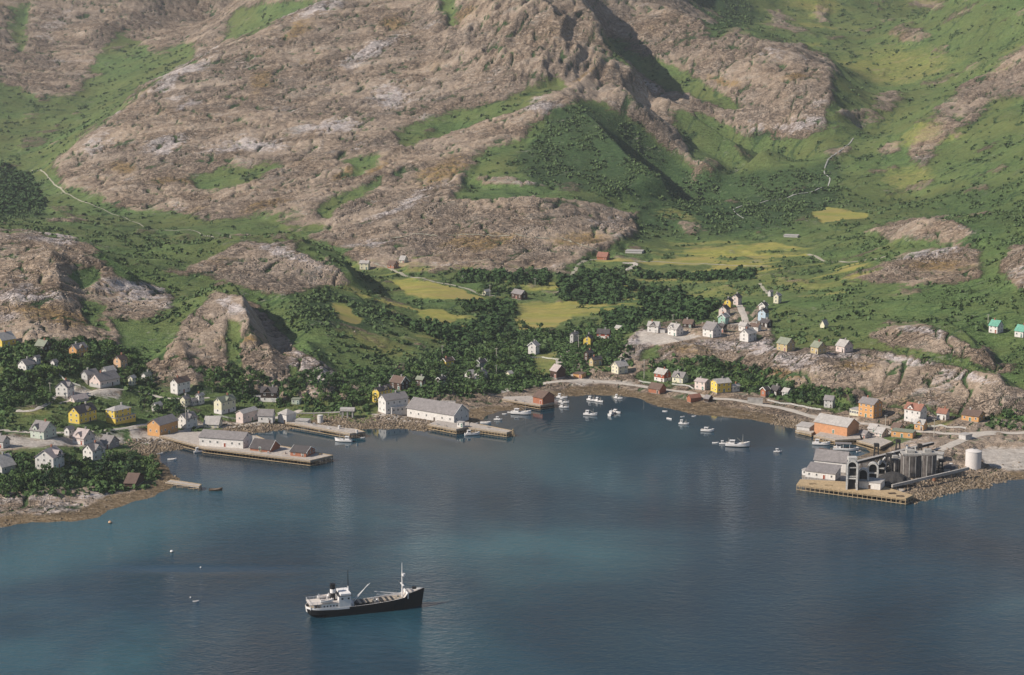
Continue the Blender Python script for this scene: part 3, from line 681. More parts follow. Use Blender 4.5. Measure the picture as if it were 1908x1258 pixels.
def empty(name, loc, label, cat, group=None, rz=0.0):
    o = bpy.data.objects.new(name, None); COL.objects.link(o); o.empty_display_size = 1.0
    o.location = loc; o.rotation_euler = (0, 0, rz)
    o['label'] = label; o['category'] = cat
    if group: o['group'] = group
    return o
def tag(o, label, cat, group=None, kind=None):
    o['label'] = label; o['category'] = cat
    if group: o['group'] = group
    if kind: o['kind'] = kind
    return o
def clone(o, parent=None):
    c = o.copy(); COL.objects.link(c)
    if parent is not None: c.parent = parent
    for ch in list(o.children): clone(ch, c)
    return c

# ------------------------------------------------------------------ houses
def window_mesh(w, h, trim, panes=2):
    key = ('win', w, h, trim.name, panes)
    if key in _mc: return _mc[key]
    b = MB(); t = 0.14           # lies in the x-z plane, faces -y
    b.box(-w/2 - t, w/2 + t, -0.05, 0.04, h, h + t, 0); b.box(-w/2 - t, w/2 + t, -0.08, 0.04, -t, 0, 0)
    b.box(-w/2 - t, -w/2, -0.05, 0.04, 0, h, 0); b.box(w/2, w/2 + t, -0.05, 0.04, 0, h, 0)
    b.box(-w/2, w/2, -0.015, 0.03, 0, h, 1)
    for i in range(1, panes):
        x = -w/2 + w * i / panes; b.box(x - 0.035, x + 0.035, -0.04, -0.015, 0, h, 0)
    _mc[key] = b.mesh('window', [trim, M_GLASS]); return _mc[key]
def door_mesh(mat):
    key = ('door', mat.name)
    if key in _mc: return _mc[key]
    b = MB(); b.box(-0.55, 0.55, -0.05, 0.05, 0, 2.1, 0)
    b.box(-0.7, -0.55, -0.08, 0.05, 0, 2.25, 1); b.box(0.55, 0.7, -0.08, 0.05, 0, 2.25, 1); b.box(-0.55, 0.55, -0.08, 0.05, 2.1, 2.25, 1)
    _mc[key] = b.mesh('door', [mat, M_TRIM]); return _mc[key]
def roof_y(y, W, H, R): return H + R * (1 - abs(y) / (W / 2))
def gable_roof(b, L, W, H, R, over=0.45, thick=0.22, lift=0.02):
    hw = W / 2; sl = R / hw; e = over
    for s_ in (-1, 1):
        a0, a1 = -L/2 - e, L/2 + e
        y1, z1 = s_ * (hw + e), H - sl * e + lift; y0, z0 = 0.0, H + R + lift
        p = [(a0, y0, z0), (a1, y0, z0), (a1, y1, z1), (a0, y1, z1)]
        if s_ > 0: p = p[::-1]; 
        q = [(x, y, z + thick) for x, y, z in p]
        if s_ > 0: b.hexa(p, 0) if False else b.hexa([p[0], p[1], p[2], p[3], q[0], q[1], q[2], q[3]], 0)
        else: b.hexa([p[3], p[2], p[1], p[0], q[3], q[2], q[1], q[0]], 0)
PADS = []
PLACES = []         # (x, y, radius) of everything that trees have to keep clear of
def locate(ul, uc, ur, vb, rot, zp=None):
    if zp is None: x, y, z, t = hit(uc, vb)
    else:
        t = depth_at(vb, zp); x, y, z = point(uc, vb, t)
    s = F / t; th = math.radians(rot) - math.atan2(x, y)
    ax = (math.cos(th), math.sin(th))
    f = lambda d: d[0] - (x / y) * d[1]
    if rot >= 0:
        g = (-math.sin(th), math.cos(th))
        W = (ul - uc) / s / f(g); L = (ur - uc) / s / f(ax)
        c = (x + ax[0] * L/2 + g[0] * W/2, y + ax[1] * L/2 + g[1] * W/2)
    else:
        g = (-math.sin(th), math.cos(th))
        b_ = (-ax[0], -ax[1])
        L = (ul - uc) / s / f(b_); W = (ur - uc) / s / f(g)
        c = (x + b_[0] * L/2 + g[0] * W/2, y + b_[1] * L/2 + g[1] * W/2)
    return c, abs(L), abs(W), s, z, th
def house(ul, uc, ur, vb, hpx, rot, wall, roof, label, name='wooden_house', cat='house', style='gable', rows=None, pitch=0.42, chimney=True, win=True, trim=None, base=None, z=None, extra=(), group=None, lower=None, door=True, white_barge=False, found=True, gap=None, lmin=3.0):
    c, L, W, s, zc0, th = locate(ul, uc, ur, vb, rot, z)
    L = min(max(L, lmin), 75); W = min(max(W, 2.6), 22)
    Hh = hpx / s / 0.97
    if z is None:
        zz = zc0
        PADS.append((c[0], c[1], th, L / 2, W / 2, zz))
    else: zz = z
    PLACES.append((c[0], c[1], math.hypot(L, W) * 0.5 + 1.0))
    o = empty(name, (c[0], c[1], zz), label, cat, group, th)
    R = pitch * W
    mw = paint(wall, stripes=True, dirt=0.16); mr = paint(roof, 0.85, 0.22, 0.6, name='roofing'); tr = M_TRIM if trim is None else paint(trim)
    b = MB(); z0 = 0.25 if found else -2.0
    if style == 'gable':
        b.prism([(-W/2, z0), (W/2, z0), (W/2, Hh), (0, Hh + R), (-W/2, Hh)], -L/2, L/2)
        if lower is not None and Hh > 3.2:
            b2 = MB(); zz2 = min(2.6, Hh * 0.5); b2.box(-L/2 - 0.06, L/2 + 0.06, -W/2 - 0.06, W/2 + 0.06, z0, zz2); b2.build('lower_storey', paint(lower, dirt=0.14), o)
    else:
        b.box(-L/2, L/2, -W/2, W/2, z0, Hh)
        if lower is not None:
            b2 = MB(); b2.box(-L/2 - 0.06, L/2 + 0.06, -W/2 - 0.06, W/2 + 0.06, z0, min(2.6, Hh * 0.5)); b2.build('lower_storey', paint(lower, dirt=0.14), o)
    b.build('wall', mw, o)
    rb = MB()
    if style == 'gable': gable_roof(rb, L, W, Hh, R)
    elif style == 'hip':
        e = 0.5; i = min(W / 2, L / 2 - 0.4); a, w = L/2 + e, W/2 + e; r = Hh + R
        k = len(rb.v); rb.v += [(-a, -w, Hh - 0.1), (a, -w, Hh - 0.1), (a, w, Hh - 0.1), (-a, w, Hh - 0.1), (-L/2 + i, 0, r), (L/2 - i, 0, r)]
        rb.f += [(3, 2, 1, 0), (0, 1, 5, 4), (1, 2, 5), (2, 3, 4, 5), (3, 0, 4)]; rb.m += [0] * 5
    elif style == 'flat':
        rb.box(-L/2 - 0.3, L/2 + 0.3, -W/2 - 0.3, W/2 + 0.3, Hh + 0.003, Hh + 0.3)
    elif style == 'lean':
        e = 0.4; rb.hexa([(-L/2 - e, -W/2 - e, Hh), (L/2 + e, -W/2 - e, Hh), (L/2 + e, W/2 + e, Hh + R), (-L/2 - e, W/2 + e, Hh + R), (-L/2 - e, -W/2 - e, Hh + 0.25), (L/2 + e, -W/2 - e, Hh + 0.25), (L/2 + e, W/2 + e, Hh + R + 0.25), (-L/2 - e, W/2 + e, Hh + R + 0.25)])
        for sx in (-L/2, L/2 - 0.1): b3 = MB(); b3.prism([(-W/2, Hh), (W/2, Hh), (W/2, Hh + R)], sx, sx + 0.1); b3.build('gable', mw, o)
    ro = rb.build('roof', mr, o)
    if white_barge and style == 'gable':
        wb = MB(); e = 0.48
        for sx in (-L/2 - e - 0.06, L/2 + e):
            for sy in (-1, 1): wb.beam((sx + 0.03, 0, Hh + R + 0.12), (sx + 0.03, sy * (W/2 + e), Hh - R / (W/2) * e + 0.12), 0.12, 0.42)
        wb.build('bargeboard', M_TRIM, o)
    if found:
        fb = MB(); fb.box(-L/2 + 0.05, L/2 - 0.05, -W/2 + 0.05, W/2 - 0.05, -3.0, 0.25); fb.build('foundation', M_STONE if base is None else paint(base, 0.9), o)
    if chimney and style in ('gable', 'hip') and L > 4.5:
        cb = MB(); cx = L * random.choice((-0.18, 0.12, 0.2)); cb.box(cx - 0.4, cx + 0.4, -0.4, 0.4, Hh + R * 0.75, Hh + R + 1.15); cb.box(cx - 0.5, cx + 0.5, -0.5, 0.5, Hh + R + 1.15, Hh + R + 1.3)
        cb.build('chimney', random.choice((M_BRICKC, M_CONC, M_CONC)), ro)
    if win:
        wm = window_mesh(0.85, 1.15, tr)
        nrow = rows or (2 if Hh > 4.6 else 1)
        ch = (Hh - 0.25) / nrow
        def put(x, y, zz_, rz):
            q = link('window', wm, None, o, (x, y, zz_)); q.rotation_euler = (0, 0, rz); return q
        for r in range(nrow):
            zr = 0.25 + ch * r + ch * 0.38
            off = 0.09 if (lower is not None and r == 0) else 0.03
            n = max(2, min(6, int(L / 3.2)))
            for i in range(n):
                x = -L/2 + L * (i + 0.5) / n
                if door and r == 0 and i == n // 2 and n > 2: continue
                put(x, -W/2 - off, zr, 0)
                if rot < 0 and False: put(x, W/2 + off, zr, math.pi)
            n = max(1, min(3, int(W / 3.4)))
            sx = -1 if rot >= 0 else 1
            for i in range(n):
                y = -W/2 + W * (i + 0.5) / n
                put(sx * (L/2 + off), y, zr, sx * math.pi / 2)
        if style == 'gable' and R > 2.0:
            sx = -1 if rot >= 0 else 1
            put(sx * (L/2 + 0.03), 0, Hh + R * 0.22, sx * math.pi / 2)
    if door:
        n = max(2, min(6, int(L / 3.2)))
        q = link('door', door_mesh(paint(random.choice((BROWN, RED, (0.1, 0.2, 0.16), GREYW)))), None, o, (-L/2 + L * (n // 2 + 0.5) / n if n > 2 else L * 0.3, -W/2 - (0.09 if lower is not None else 0.03), 0.25))
    d = dict(o=o, L=L, W=W, H=Hh, R=R, rot=rot, mw=mw, mr=mr, tr=tr, roof=ro, s=s, c=c, z=zz, th=th)
    for e in extra: e(d)
    return d
def cross_gable(x=0.0, w=4.0, side=-1, win=True, wall=None):
    def go(d):
        L, W, H, R = d['L'], d['W'], d['H'], d['R']; ww = min(w, L * 0.7); r = min(R * 0.85, ww * 0.5)
        o = empty_part('dormer', d['o'])
        b = MB(); y0, y1 = side * (W/2 + 0.06), 0.0
        lo, hi = (y0, y1) if y0 < y1 else (y1, y0)
        k = len(b.v); zt = H + 0.55 * (R - r)
        b.v += [(x - ww/2, y0, H - 0.9), (x + ww/2, y0, H - 0.9), (x + ww/2, y0, zt), (x, y0, zt + r), (x - ww/2, y0, zt), (x - ww/2, y1, H - 0.9), (x + ww/2, y1, H - 0.9), (x + ww/2, y1, zt), (x, y1, zt + r), (x - ww/2, y1, zt)]
        b.f += [(0, 1, 2, 3, 4), (9, 8, 7, 6, 5), (1, 6, 7, 2), (5, 0, 4, 9), (2, 7, 8, 3), (4, 3, 8, 9)]; b.m += [0] * 6
        dm = b.build('dormer', d['mw'] if wall is None else paint(wall, stripes=True), d['o'])
        rb = MB(); e = 0.3; yo = y0 + side * 0.35
        for sx in (-1, 1):
            p = [(x, yo, zt + r + 0.03), (x + sx * (ww/2 + e), yo, zt - e * 2 * r / ww + 0.03), (x + sx * (ww/2 + e), y1, zt - e * 2 * r / ww + 0.03), (x, y1, zt + r + 0.03)]
            q = [(a, b_, c + 0.2) for a, b_, c in p]
            if (sx > 0) == (side < 0): rb.hexa(p + q)
            else: rb.hexa(p[::-1] + q[::-1])
        rb.build('roof', d['mr'], dm)
        if win:
            q = link('window', window_mesh(1.05, 1.25, d['tr']), None, dm, (x, y0 + side * 0.03, H - 0.2)); q.rotation_euler = (0, 0, 0 if side < 0 else math.pi)
    return go
def empty_part(name, parent): return None
def annex(x0, x1, y0, y1, h, wall=None, roof=None, win=0):
    """a lower flat wing in fractions of the house length and width"""
    def go(d):
        L, W = d['L'], d['W']; b = MB(); b.box(x0 * L, x1 * L, y0 * W, y1 * W, -2.5, h)
        a = b.build('annex', d['mw'] if wall is None else paint(wall, stripes=True), d['o'])
        r = MB(); r.box(x0 * L - 0.25, x1 * L + 0.25, y0 * W - 0.25, y1 * W + 0.25, h + 0.003, h + 0.25); r.build('roof', d['mr'] if roof is None else paint(roof, 0.85), a)
        for i in range(win):
            q = link('window', window_mesh(1.05, 1.25, d['tr']), None, a, (x0 * L + (x1 - x0) * L * (i + 0.5) / win, y0 * W - 0.03, h * 0.4))
    return go
def porch(side='left', w=2.4, h=2.6):
    def go(d):
        L, W = d['L'], d['W']; b = MB(); b.prism([(-w/2, 0), (w/2, 0), (w/2, h), (0, h + 1.0), (-w/2, h)], L/2, L/2 + 1.6) if d['rot'] < 0 else b.prism([(-w/2, 0), (w/2, 0), (w/2, h), (0, h + 1.0), (-w/2, h)], -L/2 - 1.6, -L/2)
        b.build('porch', d['mw'], d['o'])
    return go
# ------------------------------------------------------------------ the village, house by house (photo points of the left edge, front corner, right edge and base)
D = {}
def h(key, *a, **k): D[key] = house(*a, **k)
# --- left hillside
h('a1', -14, 4, 30, 647, 12, 38, YELLOW, R_LIGHT, 'yellow house with pale roof at the left edge below the rocks')
h('a2', 66, 82, 96, 657, 12, -40, DARKBROWN, R_GREEN, 'dark brown house with grey roof above the village trees', door=False)
h('a3', 129, 143, 164, 667, 16, 46, ORANGE, R_GREY, 'small orange house with grey roof high on the left slope', extra=(cross_gable(0, 3.0, -1, False),))
h('a4', 34, 49, 66, 692, 11, 40, WHITE, R_GREY, 'white gabled house half hidden by trees on the left slope')
h('a5', 62, 68, 76, 680, 13, 52, WHITE, R_GREY, 'narrow white house just behind a white gabled one on the left slope', door=False)
h('a6', 95, 102, 108, 686, 11, 45, WHITE, R_GREY, 'tiny white cabin among dark trees on the left slope', chimney=False, door=False)
h('a7', 212, 225, 238, 688, 17, 50, PEACH, R_BROWN, 'tall narrow peach house with brown side on the left slope')
h('a8', 188, 200, 217, 698, 5, 40, GREYW, R_LIGHT, 'long low grey shed below the tall peach house', name='shed', cat='shed', chimney=False, door=False)
h('a9', 152, 163, 184, 709, 10, 36, GREYW, R_GREY, 'grey roofed house directly behind the large pinkish white house', chimney=True)
h('a10', 167, 187, 224, 724, 13, 42, PINK, R_GREY, 'large pinkish white house with long grey roof on the left slope', lower=GREYW)
h('a11', 239, 247, 254, 719, 14, 55, CREAM, R_LIGHT, 'small cream hut with steep gable beside the green plots', name='hut', cat='hut', chimney=False, door=False)
h('a12', 264, 271, 283, 712, 13, 50, WHITE, R_GREEN, 'pale house with greenish roof at the edge of the rocks', lower=GREYW)
h('a13', 104, 126, 139, 740, 17, 58, WHITE, R_GREY, 'white house with brown side left of the large pinkish house', extra=(cross_gable(0, 3.5, -1),))
h('a14', 129, 139, 165, 751, 5, 34, PINK, R_PINK, 'long low pink roofed shed behind the big yellow house', name='shed', cat='shed', chimney=False, door=False)
h('a15', 128, 148, 181, 791, 20, 48, YELLOW, R_DARK, 'big yellow house with dark gable roof and two window rows', rows=2, extra=(cross_gable(1.5, 2.6, -1, False),))
h('a16', 198, 214, 245, 790, 24, 42, YELLOW, R_LIGHT, 'big yellow house with pale hipped roof and wider ground floor', style='hip', rows=3, pitch=0.25, extra=(annex(-0.52, 0.72, -0.62, 0.4, 3.2, win=6),))
h('a17', 283, 293, 304, 768, 11, 50, WHITE, R_LIGHT, 'very small white house with dark side above the quay road', chimney=False)
h('a18', 318, 331, 355, 735, 21, 44, WHITE, R_BROWN, 'tall white house with dark violet side below the rock face', rows=2)
h('a19', -20, 6, 19, 836, 13, -38, GREYW, R_GREY, 'grey roofed house cut by the left edge near the road')
h('a20', 57, 82, 106, 820, 16, -42, (0.5, 0.54, 0.46), R_GREY, 'pale green house with big grey roof near the left edge', extra=(cross_gable(-1.5, 3.0, -1),))
h('a21', 120, 129, 139, 813, 12, 48, WHITE, R_GREY, 'narrow white house behind the pink roofed one', door=False)
h('a22', 136, 156, 178, 830, 13, -42, PINK, R_PINK, 'house with pinkish roof, brown gable and white window frames', lower=WHITE, extra=(cross_gable(0, 3.0, -1, False),))
h('a23', 186, 204, 223, 837, 10, -40, VIOLET, R_GREY, 'small grey house with dark gable behind a white two gabled house', lower=GREYW)
h('a24', 155, 173, 197, 860, 19, 42, WHITE, R_GREY, 'white two gabled house above the dark shore trees', rows=2, extra=(cross_gable(0, 4.0, -1),))
h('a25', 66, 100, 121, 877, 23, 60, WHITE, R_PINK, 'biggest white house on the point with a dark dormer', rows=2, pitch=0.36, extra=(cross_gable(0.5, 3.2, -1, True, DARKBROWN),))
h('a26', -22, 4, 30, 884, 13, 36, GREYW, R_LIGHT, 'pale grey house cut by the left edge above the point')
h('a27', 232, 252, 270, 909, 8, -20, BROWN, R_BROWN, 'low open boathouse with white door posts on the point', name='boathouse', cat='boathouse', pitch=0.25, chimney=False, win=False, door=False)
# --- along the quay road, left
h('b1', 275, 298, 333, 815, 22, 50, ORANGE, R_GREY, 'orange boathouse with brown side at the root of the long pier', name='boathouse', cat='boathouse', pitch=0.34, rows=1, chimney=False)
h('b2', 331, 347, 368, 800, 18, 46, WHITE, R_GREY, 'white house with dormer beside the orange boathouse', lower=WHITE, extra=(cross_gable(0, 3.2, -1),))
h('b3', 336, 345, 355, 758, 14, 48, CREAM, R_GREY, 'small cream house below the tall white violet sided house', door=False)
h('b4', 365, 371, 381, 755, 17, 50, WHITE, R_LIGHT, 'narrow white house beside the trees under the rock face', door=False)
h('b5', 354, 359, 367, 757, 10, 40, GREYW, R_GREY, 'small grey house between two pale houses under the rock face', door=False, chimney=False)
h('b6', 399, 413, 440, 773, 23, 46, CREAM, R_GREEN, 'cream two storey house with green grey roof by a lawn', rows=2, lower=WHITE, extra=(cross_gable(0, 3.0, -1),))
h('b7', 486, 515, 520, 750, 18, -14, DARKBROWN, R_DARK, 'brown bungalow with white framed windows over a white ground floor', lower=WHITE, rows=2, extra=(cross_gable(-1.0, 4.0, -1, False), annex(-1.1, -0.5, -0.5, 0.4, 3.0, WHITE, R_LIGHT, 4)))
h('b8', 543, 558, 562, 754, 9, -15, (0.5, 0.55, 0.42), R_GREEN, 'small pale green shed on the bank above the pipe', name='shed', cat='shed', style='flat', chimney=False)
h('b9', 380, 407, 415, 798, 7, -16, CREAM, R_LIGHT, 'low pale house behind the long pier warehouse', chimney=False)
h('b10', 440, 453, 481, 790, 19, 50, PINK, R_LIGHT, 'grey violet warehouse with pale gable, leftmost of the joined three', name='warehouse', cat='warehouse', pitch=0.3, chimney=False, win=True, rows=1)
h('b11', 481, 508, 513, 789, 14, -16, WHITE, R_GREY, 'white middle warehouse with a row of small dark windows', name='warehouse', cat='warehouse', pitch=0.55, rows=1, chimney=False)
h('b12', 518, 534, 552, 790, 17, -45, WHITE, R_LIGHT, 'white warehouse with broad pale roof, rightmost of the joined three', name='warehouse', cat='warehouse', style='hip', pitch=0.3, chimney=False, win=False)
h('b13', 550, 573, 579, 794, 9, -18, WHITE, R_LIGHT, 'low flat roofed white shed at the root of the second pier', name='shed', cat='shed', style='flat', chimney=False)
h('b14', 694, 706, 731, 752, 22, 52, YELLOW, R_DARK, 'yellow house with steep cross gable behind the white building', extra=(cross_gable(1.5, 5.0, -1),))
h('b15', 705, 719, 761, 772, 25, 32, WHITE, R_GREY, 'white building with two rows of windows beside the fish warehouse', rows=2, pitch=0.36, lower=WHITE, extra=(annex(-0.3, 0.45, -0.68, -0.5, 3.6, WHITE, WHITE, 4),))
h('b16', 757, 846, 874, 791, 17, -38, WHITE, R_GREY, 'long white fish warehouse with grey roof on the shore', name='warehouse', cat='warehouse', pitch=0.36, rows=1, chimney=False, white_barge=True)
# --- dark wood behind the shore
h('c1', 727, 747, 762, 728, 14, -40, BROWN, R_BROWN, 'dark brown gabled house in the trees behind the white building', white_barge=True)
h('c2', 775, 787, 794, 721, 13, -38, BROWN, R_GREEN, 'dark house with greenish roof in the shaded wood')
h('c3', 814, 820, 830, 719, 12, 55, DARKBROWN, R_DARK, 'small dark house with white bargeboards in the shaded wood', white_barge=True)
h('c4', 822, 831, 846, 686, 12, 50, YELLOW, R_BROWN, 'yellow house with brown side in the wood under a power pole', white_barge=True)
h('c5', 866, 876, 886, 706, 8, 40, WHITE, R_LIGHT, 'low white house left of the white gable in the wood', chimney=False)
h('c6', 884, 896, 908, 709, 11, 58, WHITE, R_GREY, 'white gabled house between dark trees above the inner harbour')
h('c7', 886, 894, 906, 688, 12, 50, (0.2, 0.2, 0.19), R_DARK, 'dark grey house with white trim behind the white gabled house', white_barge=True)
h('c8', 984, 998, 1005, 661, 16, 62, WHITE, R_LIGHT, 'white house standing alone on the lawn by the bend of the road', white_barge=True)
h('c9', 945, 951, 954, 702, 6, 40, CREAM, R_LIGHT, 'tiny pale hut on the grass left of the beach', name='hut', cat='hut', chimney=False, win=False, door=False)
h('c10', 1062, 1068, 1078, 642, 18, 60, GREYW, R_GREY, 'narrow pale grey house left of the yellow house in the trees')
h('c11', 1087, 1100, 1105, 644, 13, 74, YELLOW, R_DARK, 'small bright yellow house facing the harbour from the trees')
h('c12', 1112, 1134, 1138, 632, 10, -14, RED, R_DARK, 'red house with white windows on a white base behind the yellow one', lower=WHITE, rows=2)
h('c13', 1088, 1096, 1106, 673, 14, 56, BROWN, R_DARK, 'brown timber house with dark roof, the upper of two joined')
h('c14', 1098, 1105, 1122, 683, 12, 40, TAN, R_DARK, 'tan timber house with dark roof in front of its brown neighbour')
h('c15', 1025, 1037, 1054, 705, 13, -48, BROWN, R_PINK, 'brown barn with pale roof at the head of the harbour', name='barn', cat='barn', chimney=False, win=False)
h('c16', 1068, 1084, 1092, 706, 8, -24, ORANGE, R_BROWN, 'small ochre hut on the gravel at the head of the harbour', name='hut', cat='hut', chimney=False, style='flat', win=False)
h('c17', 1139, 1152, 1170, 698, 14, 40, CREAM, R_LIGHT, 'cream house with two rows of windows right of the beach', rows=2)
h('c18', 1146, 1156, 1162, 617, 5, -40, CREAM, R_LIGHT, 'tiny pale shed in the scrub behind the red house', name='shed', cat='shed', chimney=False, win=False, door=False)
# --- plateau on the right
h('d1', 1206, 1226, 1231, 621, 13, -18, WHITE, R_LIGHT, 'white house with brown front gable, leftmost on the bare rock', extra=(cross_gable(0, 4.2, -1, True, BROWN), annex(0.5, 1.1, -0.3, 0.4, 2.6, GREYW, R_GREY)))
h('d2', 1244, 1260, 1273, 627, 13, -40, WHITE, R_LIGHT, 'white house with dark grey gable on the bare rock', extra=(cross_gable(-1, 3.0, -1),))
h('d3', 1272, 1289, 1295, 612, 8, -22, DARKBROWN, R_BROWN, 'long dark brown house set back on the rock')
h('d4', 1309, 1328, 1344, 630, 15, -42, WHITE, R_GREY, 'big white house with grey windowed gable on the rock edge', rows=2, pitch=0.5)
h('d5', 1338, 1348, 1354, 620, 12, -40, DARKBROWN, R_DARK, 'dark brown house tucked behind the big white one')
h('d6', 1338, 1351, 1359, 605, 13, 62, MINT, R_LIGHT, 'turquoise green gabled house on the plateau street', white_barge=True)
h('d7', 1339, 1353, 1360, 590, 13, 66, PINK, R_DARK, 'pink white house between the yellow and the turquoise houses')
h('d8', 1349, 1361, 1366, 575, 13, 72, YELLOW, R_DARK, 'yellow gabled house at the top of the plateau street')
h('d9', 1363, 1375, 1382, 569, 14, 62, PINK, R_DARK, 'white house behind the yellow one at the top of the street')
h('d10', 1441, 1450, 1456, 566, 14, 66, CREAM, R_LIGHT, 'cream gabled house standing alone at the track end', door=False)
h('d11', 1431, 1436, 1440, 553, 9, 50, GREYW, R_GREY, 'small grey outbuilding behind the lone cream house', name='shed', cat='shed', chimney=False, win=False, door=False)
h('d12', 1414, 1425, 1431, 579, 9, 62, WHITE, R_DARK, 'white house with black roof behind the pale blue one', white_barge=True)
h('d13', 1412, 1426, 1432, 599, 16, 66, BLUE, R_DARK, 'pale blue gabled house at the right of the street')
h('d14', 1416, 1430, 1439, 611, 9, -40, DARKBROWN, R_DARK, 'very dark house just below the pale blue one')
h('d15', 1397, 1412, 1418, 618, 9, -30, WHITE, R_BROWN, 'house with brown roof and white gable left of the dark house', lower=WHITE)
h('d16', 1376, 1388, 1396, 619, 11, -40, WHITE, R_LIGHT, 'white house with pale roof at the lower end of the street')
h('d17', 1378, 1394, 1409, 638, 15, 56, WHITE, R_LIGHT, 'white house lowest on the plateau above the rock face', rows=2)
h('d18', 1447, 1466, 1481, 656, 14, -42, TAN, R_GREEN, 'tan barn with pale roof and black gable, left of the row of three', name='barn', cat='barn', chimney=False)
h('d19', 1510, 1524, 1539, 661, 13, -44, TAN, R_GREEN, 'olive tan house, middle of the row of three on the mound', chimney=True)
h('d20', 1557, 1573, 1589, 658, 12, -42, PINK, R_LIGHT, 'pale pink house, right of the row of three on the mound')
h('d21', 1528, 1536, 1543, 612, 7, 55, CREAM, R_LIGHT, 'white tent shaped hut alone in the scrub', name='hut', cat='hut', chimney=False, win=False, door=False, pitch=0.8)
h('d22', 1842, 1858, 1869, 622, 14, -30, WHITE, R_TEAL, 'white house with teal roof near the right edge, the left of two')
h('d23', 1890, 1906, 1918, 630, 12, -30, WHITE, R_TEAL, 'white house with teal roof cut by the right edge')
# --- along the right shore road
h('e1', 1219, 1237, 1250, 713, 15, -42, RED, R_LIGHT, 'red house with white window panels on a white base', lower=WHITE, rows=2)
h('e2', 1252, 1272, 1282, 715, 11, -30, CREAM, R_GREY, 'cream house with porch next to the red white house', extra=(cross_gable(0, 3.0, -1),))
h('e3', 1294, 1313, 1324, 728, 15, -34, PINK, R_PINK, 'pinkish white boxy house beside the yellow one on the shore road', rows=2, pitch=0.22)
h('e4', 1324, 1336, 1362, 733, 18, 30, YELLOW, R_LIGHT, 'tall yellow house with shaded side on the shore road', rows=2, pitch=0.26)
h('e5', 1361, 1366, 1378, 731, 11, 40, WHITE, R_LIGHT, 'white house mostly hidden by bushes right of the tall yellow one', door=False)
h('e6', 1208, 1229, 1241, 735, 9, -35, BRICK, R_BROWN, 'orange red boathouse on the beach edge', name='boathouse', cat='boathouse', chimney=False, win=False)
h('e7', 1280, 1287, 1306, 751, 9, 35, BRICK, R_RED, 'small red shed on the brown beach', name='shed', cat='shed', chimney=False, win=False, door=False)
h('e8', 1312, 1320, 1328, 750, 7, -40, DARKBROWN, R_GREY, 'dark little shed right of the red beach shed', name='shed', cat='shed', chimney=False, win=False, door=False)
h('e9', 1417, 1426, 1434, 740, 13, 52, BRICK, R_DARK, 'narrow red house with white edge above the shore road', white_barge=True)
h('e10', 1435, 1447, 1458, 739, 11, -40, BROWN, R_DARK, 'dark brown red house beside the narrow red one')
h('e11', 1457, 1467, 1476, 739, 8, -40, GREYW, R_LIGHT, 'pale roofed shed right of the dark brown house', name='shed', cat='shed', chimney=False)
h('e12', 1535, 1551, 1556, 761, 15, -18, GREYW, R_GREY, 'narrow grey white house between two clumps of bushes', chimney=False)
h('e13', 1599, 1627, 1643, 781, 26, -34, ORANGE, R_GREY, 'tall orange house with grey roof and a low wing', rows=3, pitch=0.3, lower=ORANGE, extra=(annex(-1.1, -0.5, -0.5, 0.3, 3.4, CREAM, R_LIGHT, 4),))
h('e14', 1684, 1714, 1726, 790, 24, -30, WHITE, R_RED, 'big white house with red roof above the plant', rows=2, extra=(cross_gable(-1.5, 4.0, -1),))
h('e15', 1745, 1762, 1769, 784, 13, -24, WHITE, R_RED, 'small white house with red roof under the rocks')
h('e16', 1791, 1823, 1835, 787, 11, -22, ORANGE, R_BROWN, 'low ochre house with brown roof under the rocks at right', pitch=0.25)
h('e17', 1703, 1720, 1727, 803, 12, -24, ORANGE, R_LIGHT, 'small orange house with pale roof in front of the big white one', extra=(cross_gable(0, 2.5, -1, False),))
h('e18', 1660, 1700, 1706, 818, 11, -14, ORANGE, R_GREEN, 'long flat roofed ochre building above the conveyor', style='flat', name='office_building', cat='building', chimney=False, rows=1)
h('e19', 1660, 1674, 1686, 806, 7, -40, ORANGE, R_BROWN, 'small brown topped shed on the ochre building yard', name='shed', cat='shed', chimney=False)
h('e20', 1617, 1630, 1640, 806, 6, -35, GREYW, R_LIGHT, 'grey shed with red door behind the orange boathouse', name='shed', cat='shed', chimney=False)
h('e21', 1630, 1643, 1655, 815, 7, -35, PINK, R_LIGHT, 'pale shed on the yard right of the workboats', name='shed', cat='shed', chimney=False)
h('e22', 1600, 1612, 1622, 817, 6, -38, GREYW, R_GREY, 'low grey shed at the water behind the workboats', name='shed', cat='shed', chimney=False)
h('e23', 1786, 1799, 1811, 821, 9, -40, GREYW, R_LIGHT, 'square concrete hut beside the ramp road', name='hut', cat='hut', style='flat', chimney=False, win=False, door=False)
# --- farms in the valley
h('f1', 670, 686, 690, 503, 12, -16, CREAM, R_LIGHT, 'cream farmhouse at the upper left of the meadows', pitch=0.3)
h('f2', 722, 734, 743, 501, 7, -35, BRICK, R_BROWN, 'small red farm shed beside the track', name='shed', cat='shed', chimney=False)
h('f3', 744, 753, 760, 490, 5, -25, CREAM, R_LIGHT, 'small pale cabin behind the red farm shed', chimney=False)
h('f4', 953, 971, 983, 559, 10, -50, BROWN, R_GREY, 'brown barn alone in the green meadows', name='barn', cat='barn', chimney=False, win=True)
h('f5', 899, 905, 914, 551, 7, 55, CREAM, R_LIGHT, 'small pale farmhouse beside a clump of trees', chimney=False)
h('f6', 1112, 1130, 1136, 485, 6, -20, BRICK, R_RED, 'long red hut at the foot of the mountain', name='hut', cat='hut', chimney=False, win=False)
h('f7', 1165, 1196, 1200, 473, 4, -10, GREYW, R_LIGHT, 'low grey concrete works by the stony ground', name='shed', cat='shed', style='flat', chimney=False, win=False, door=False)
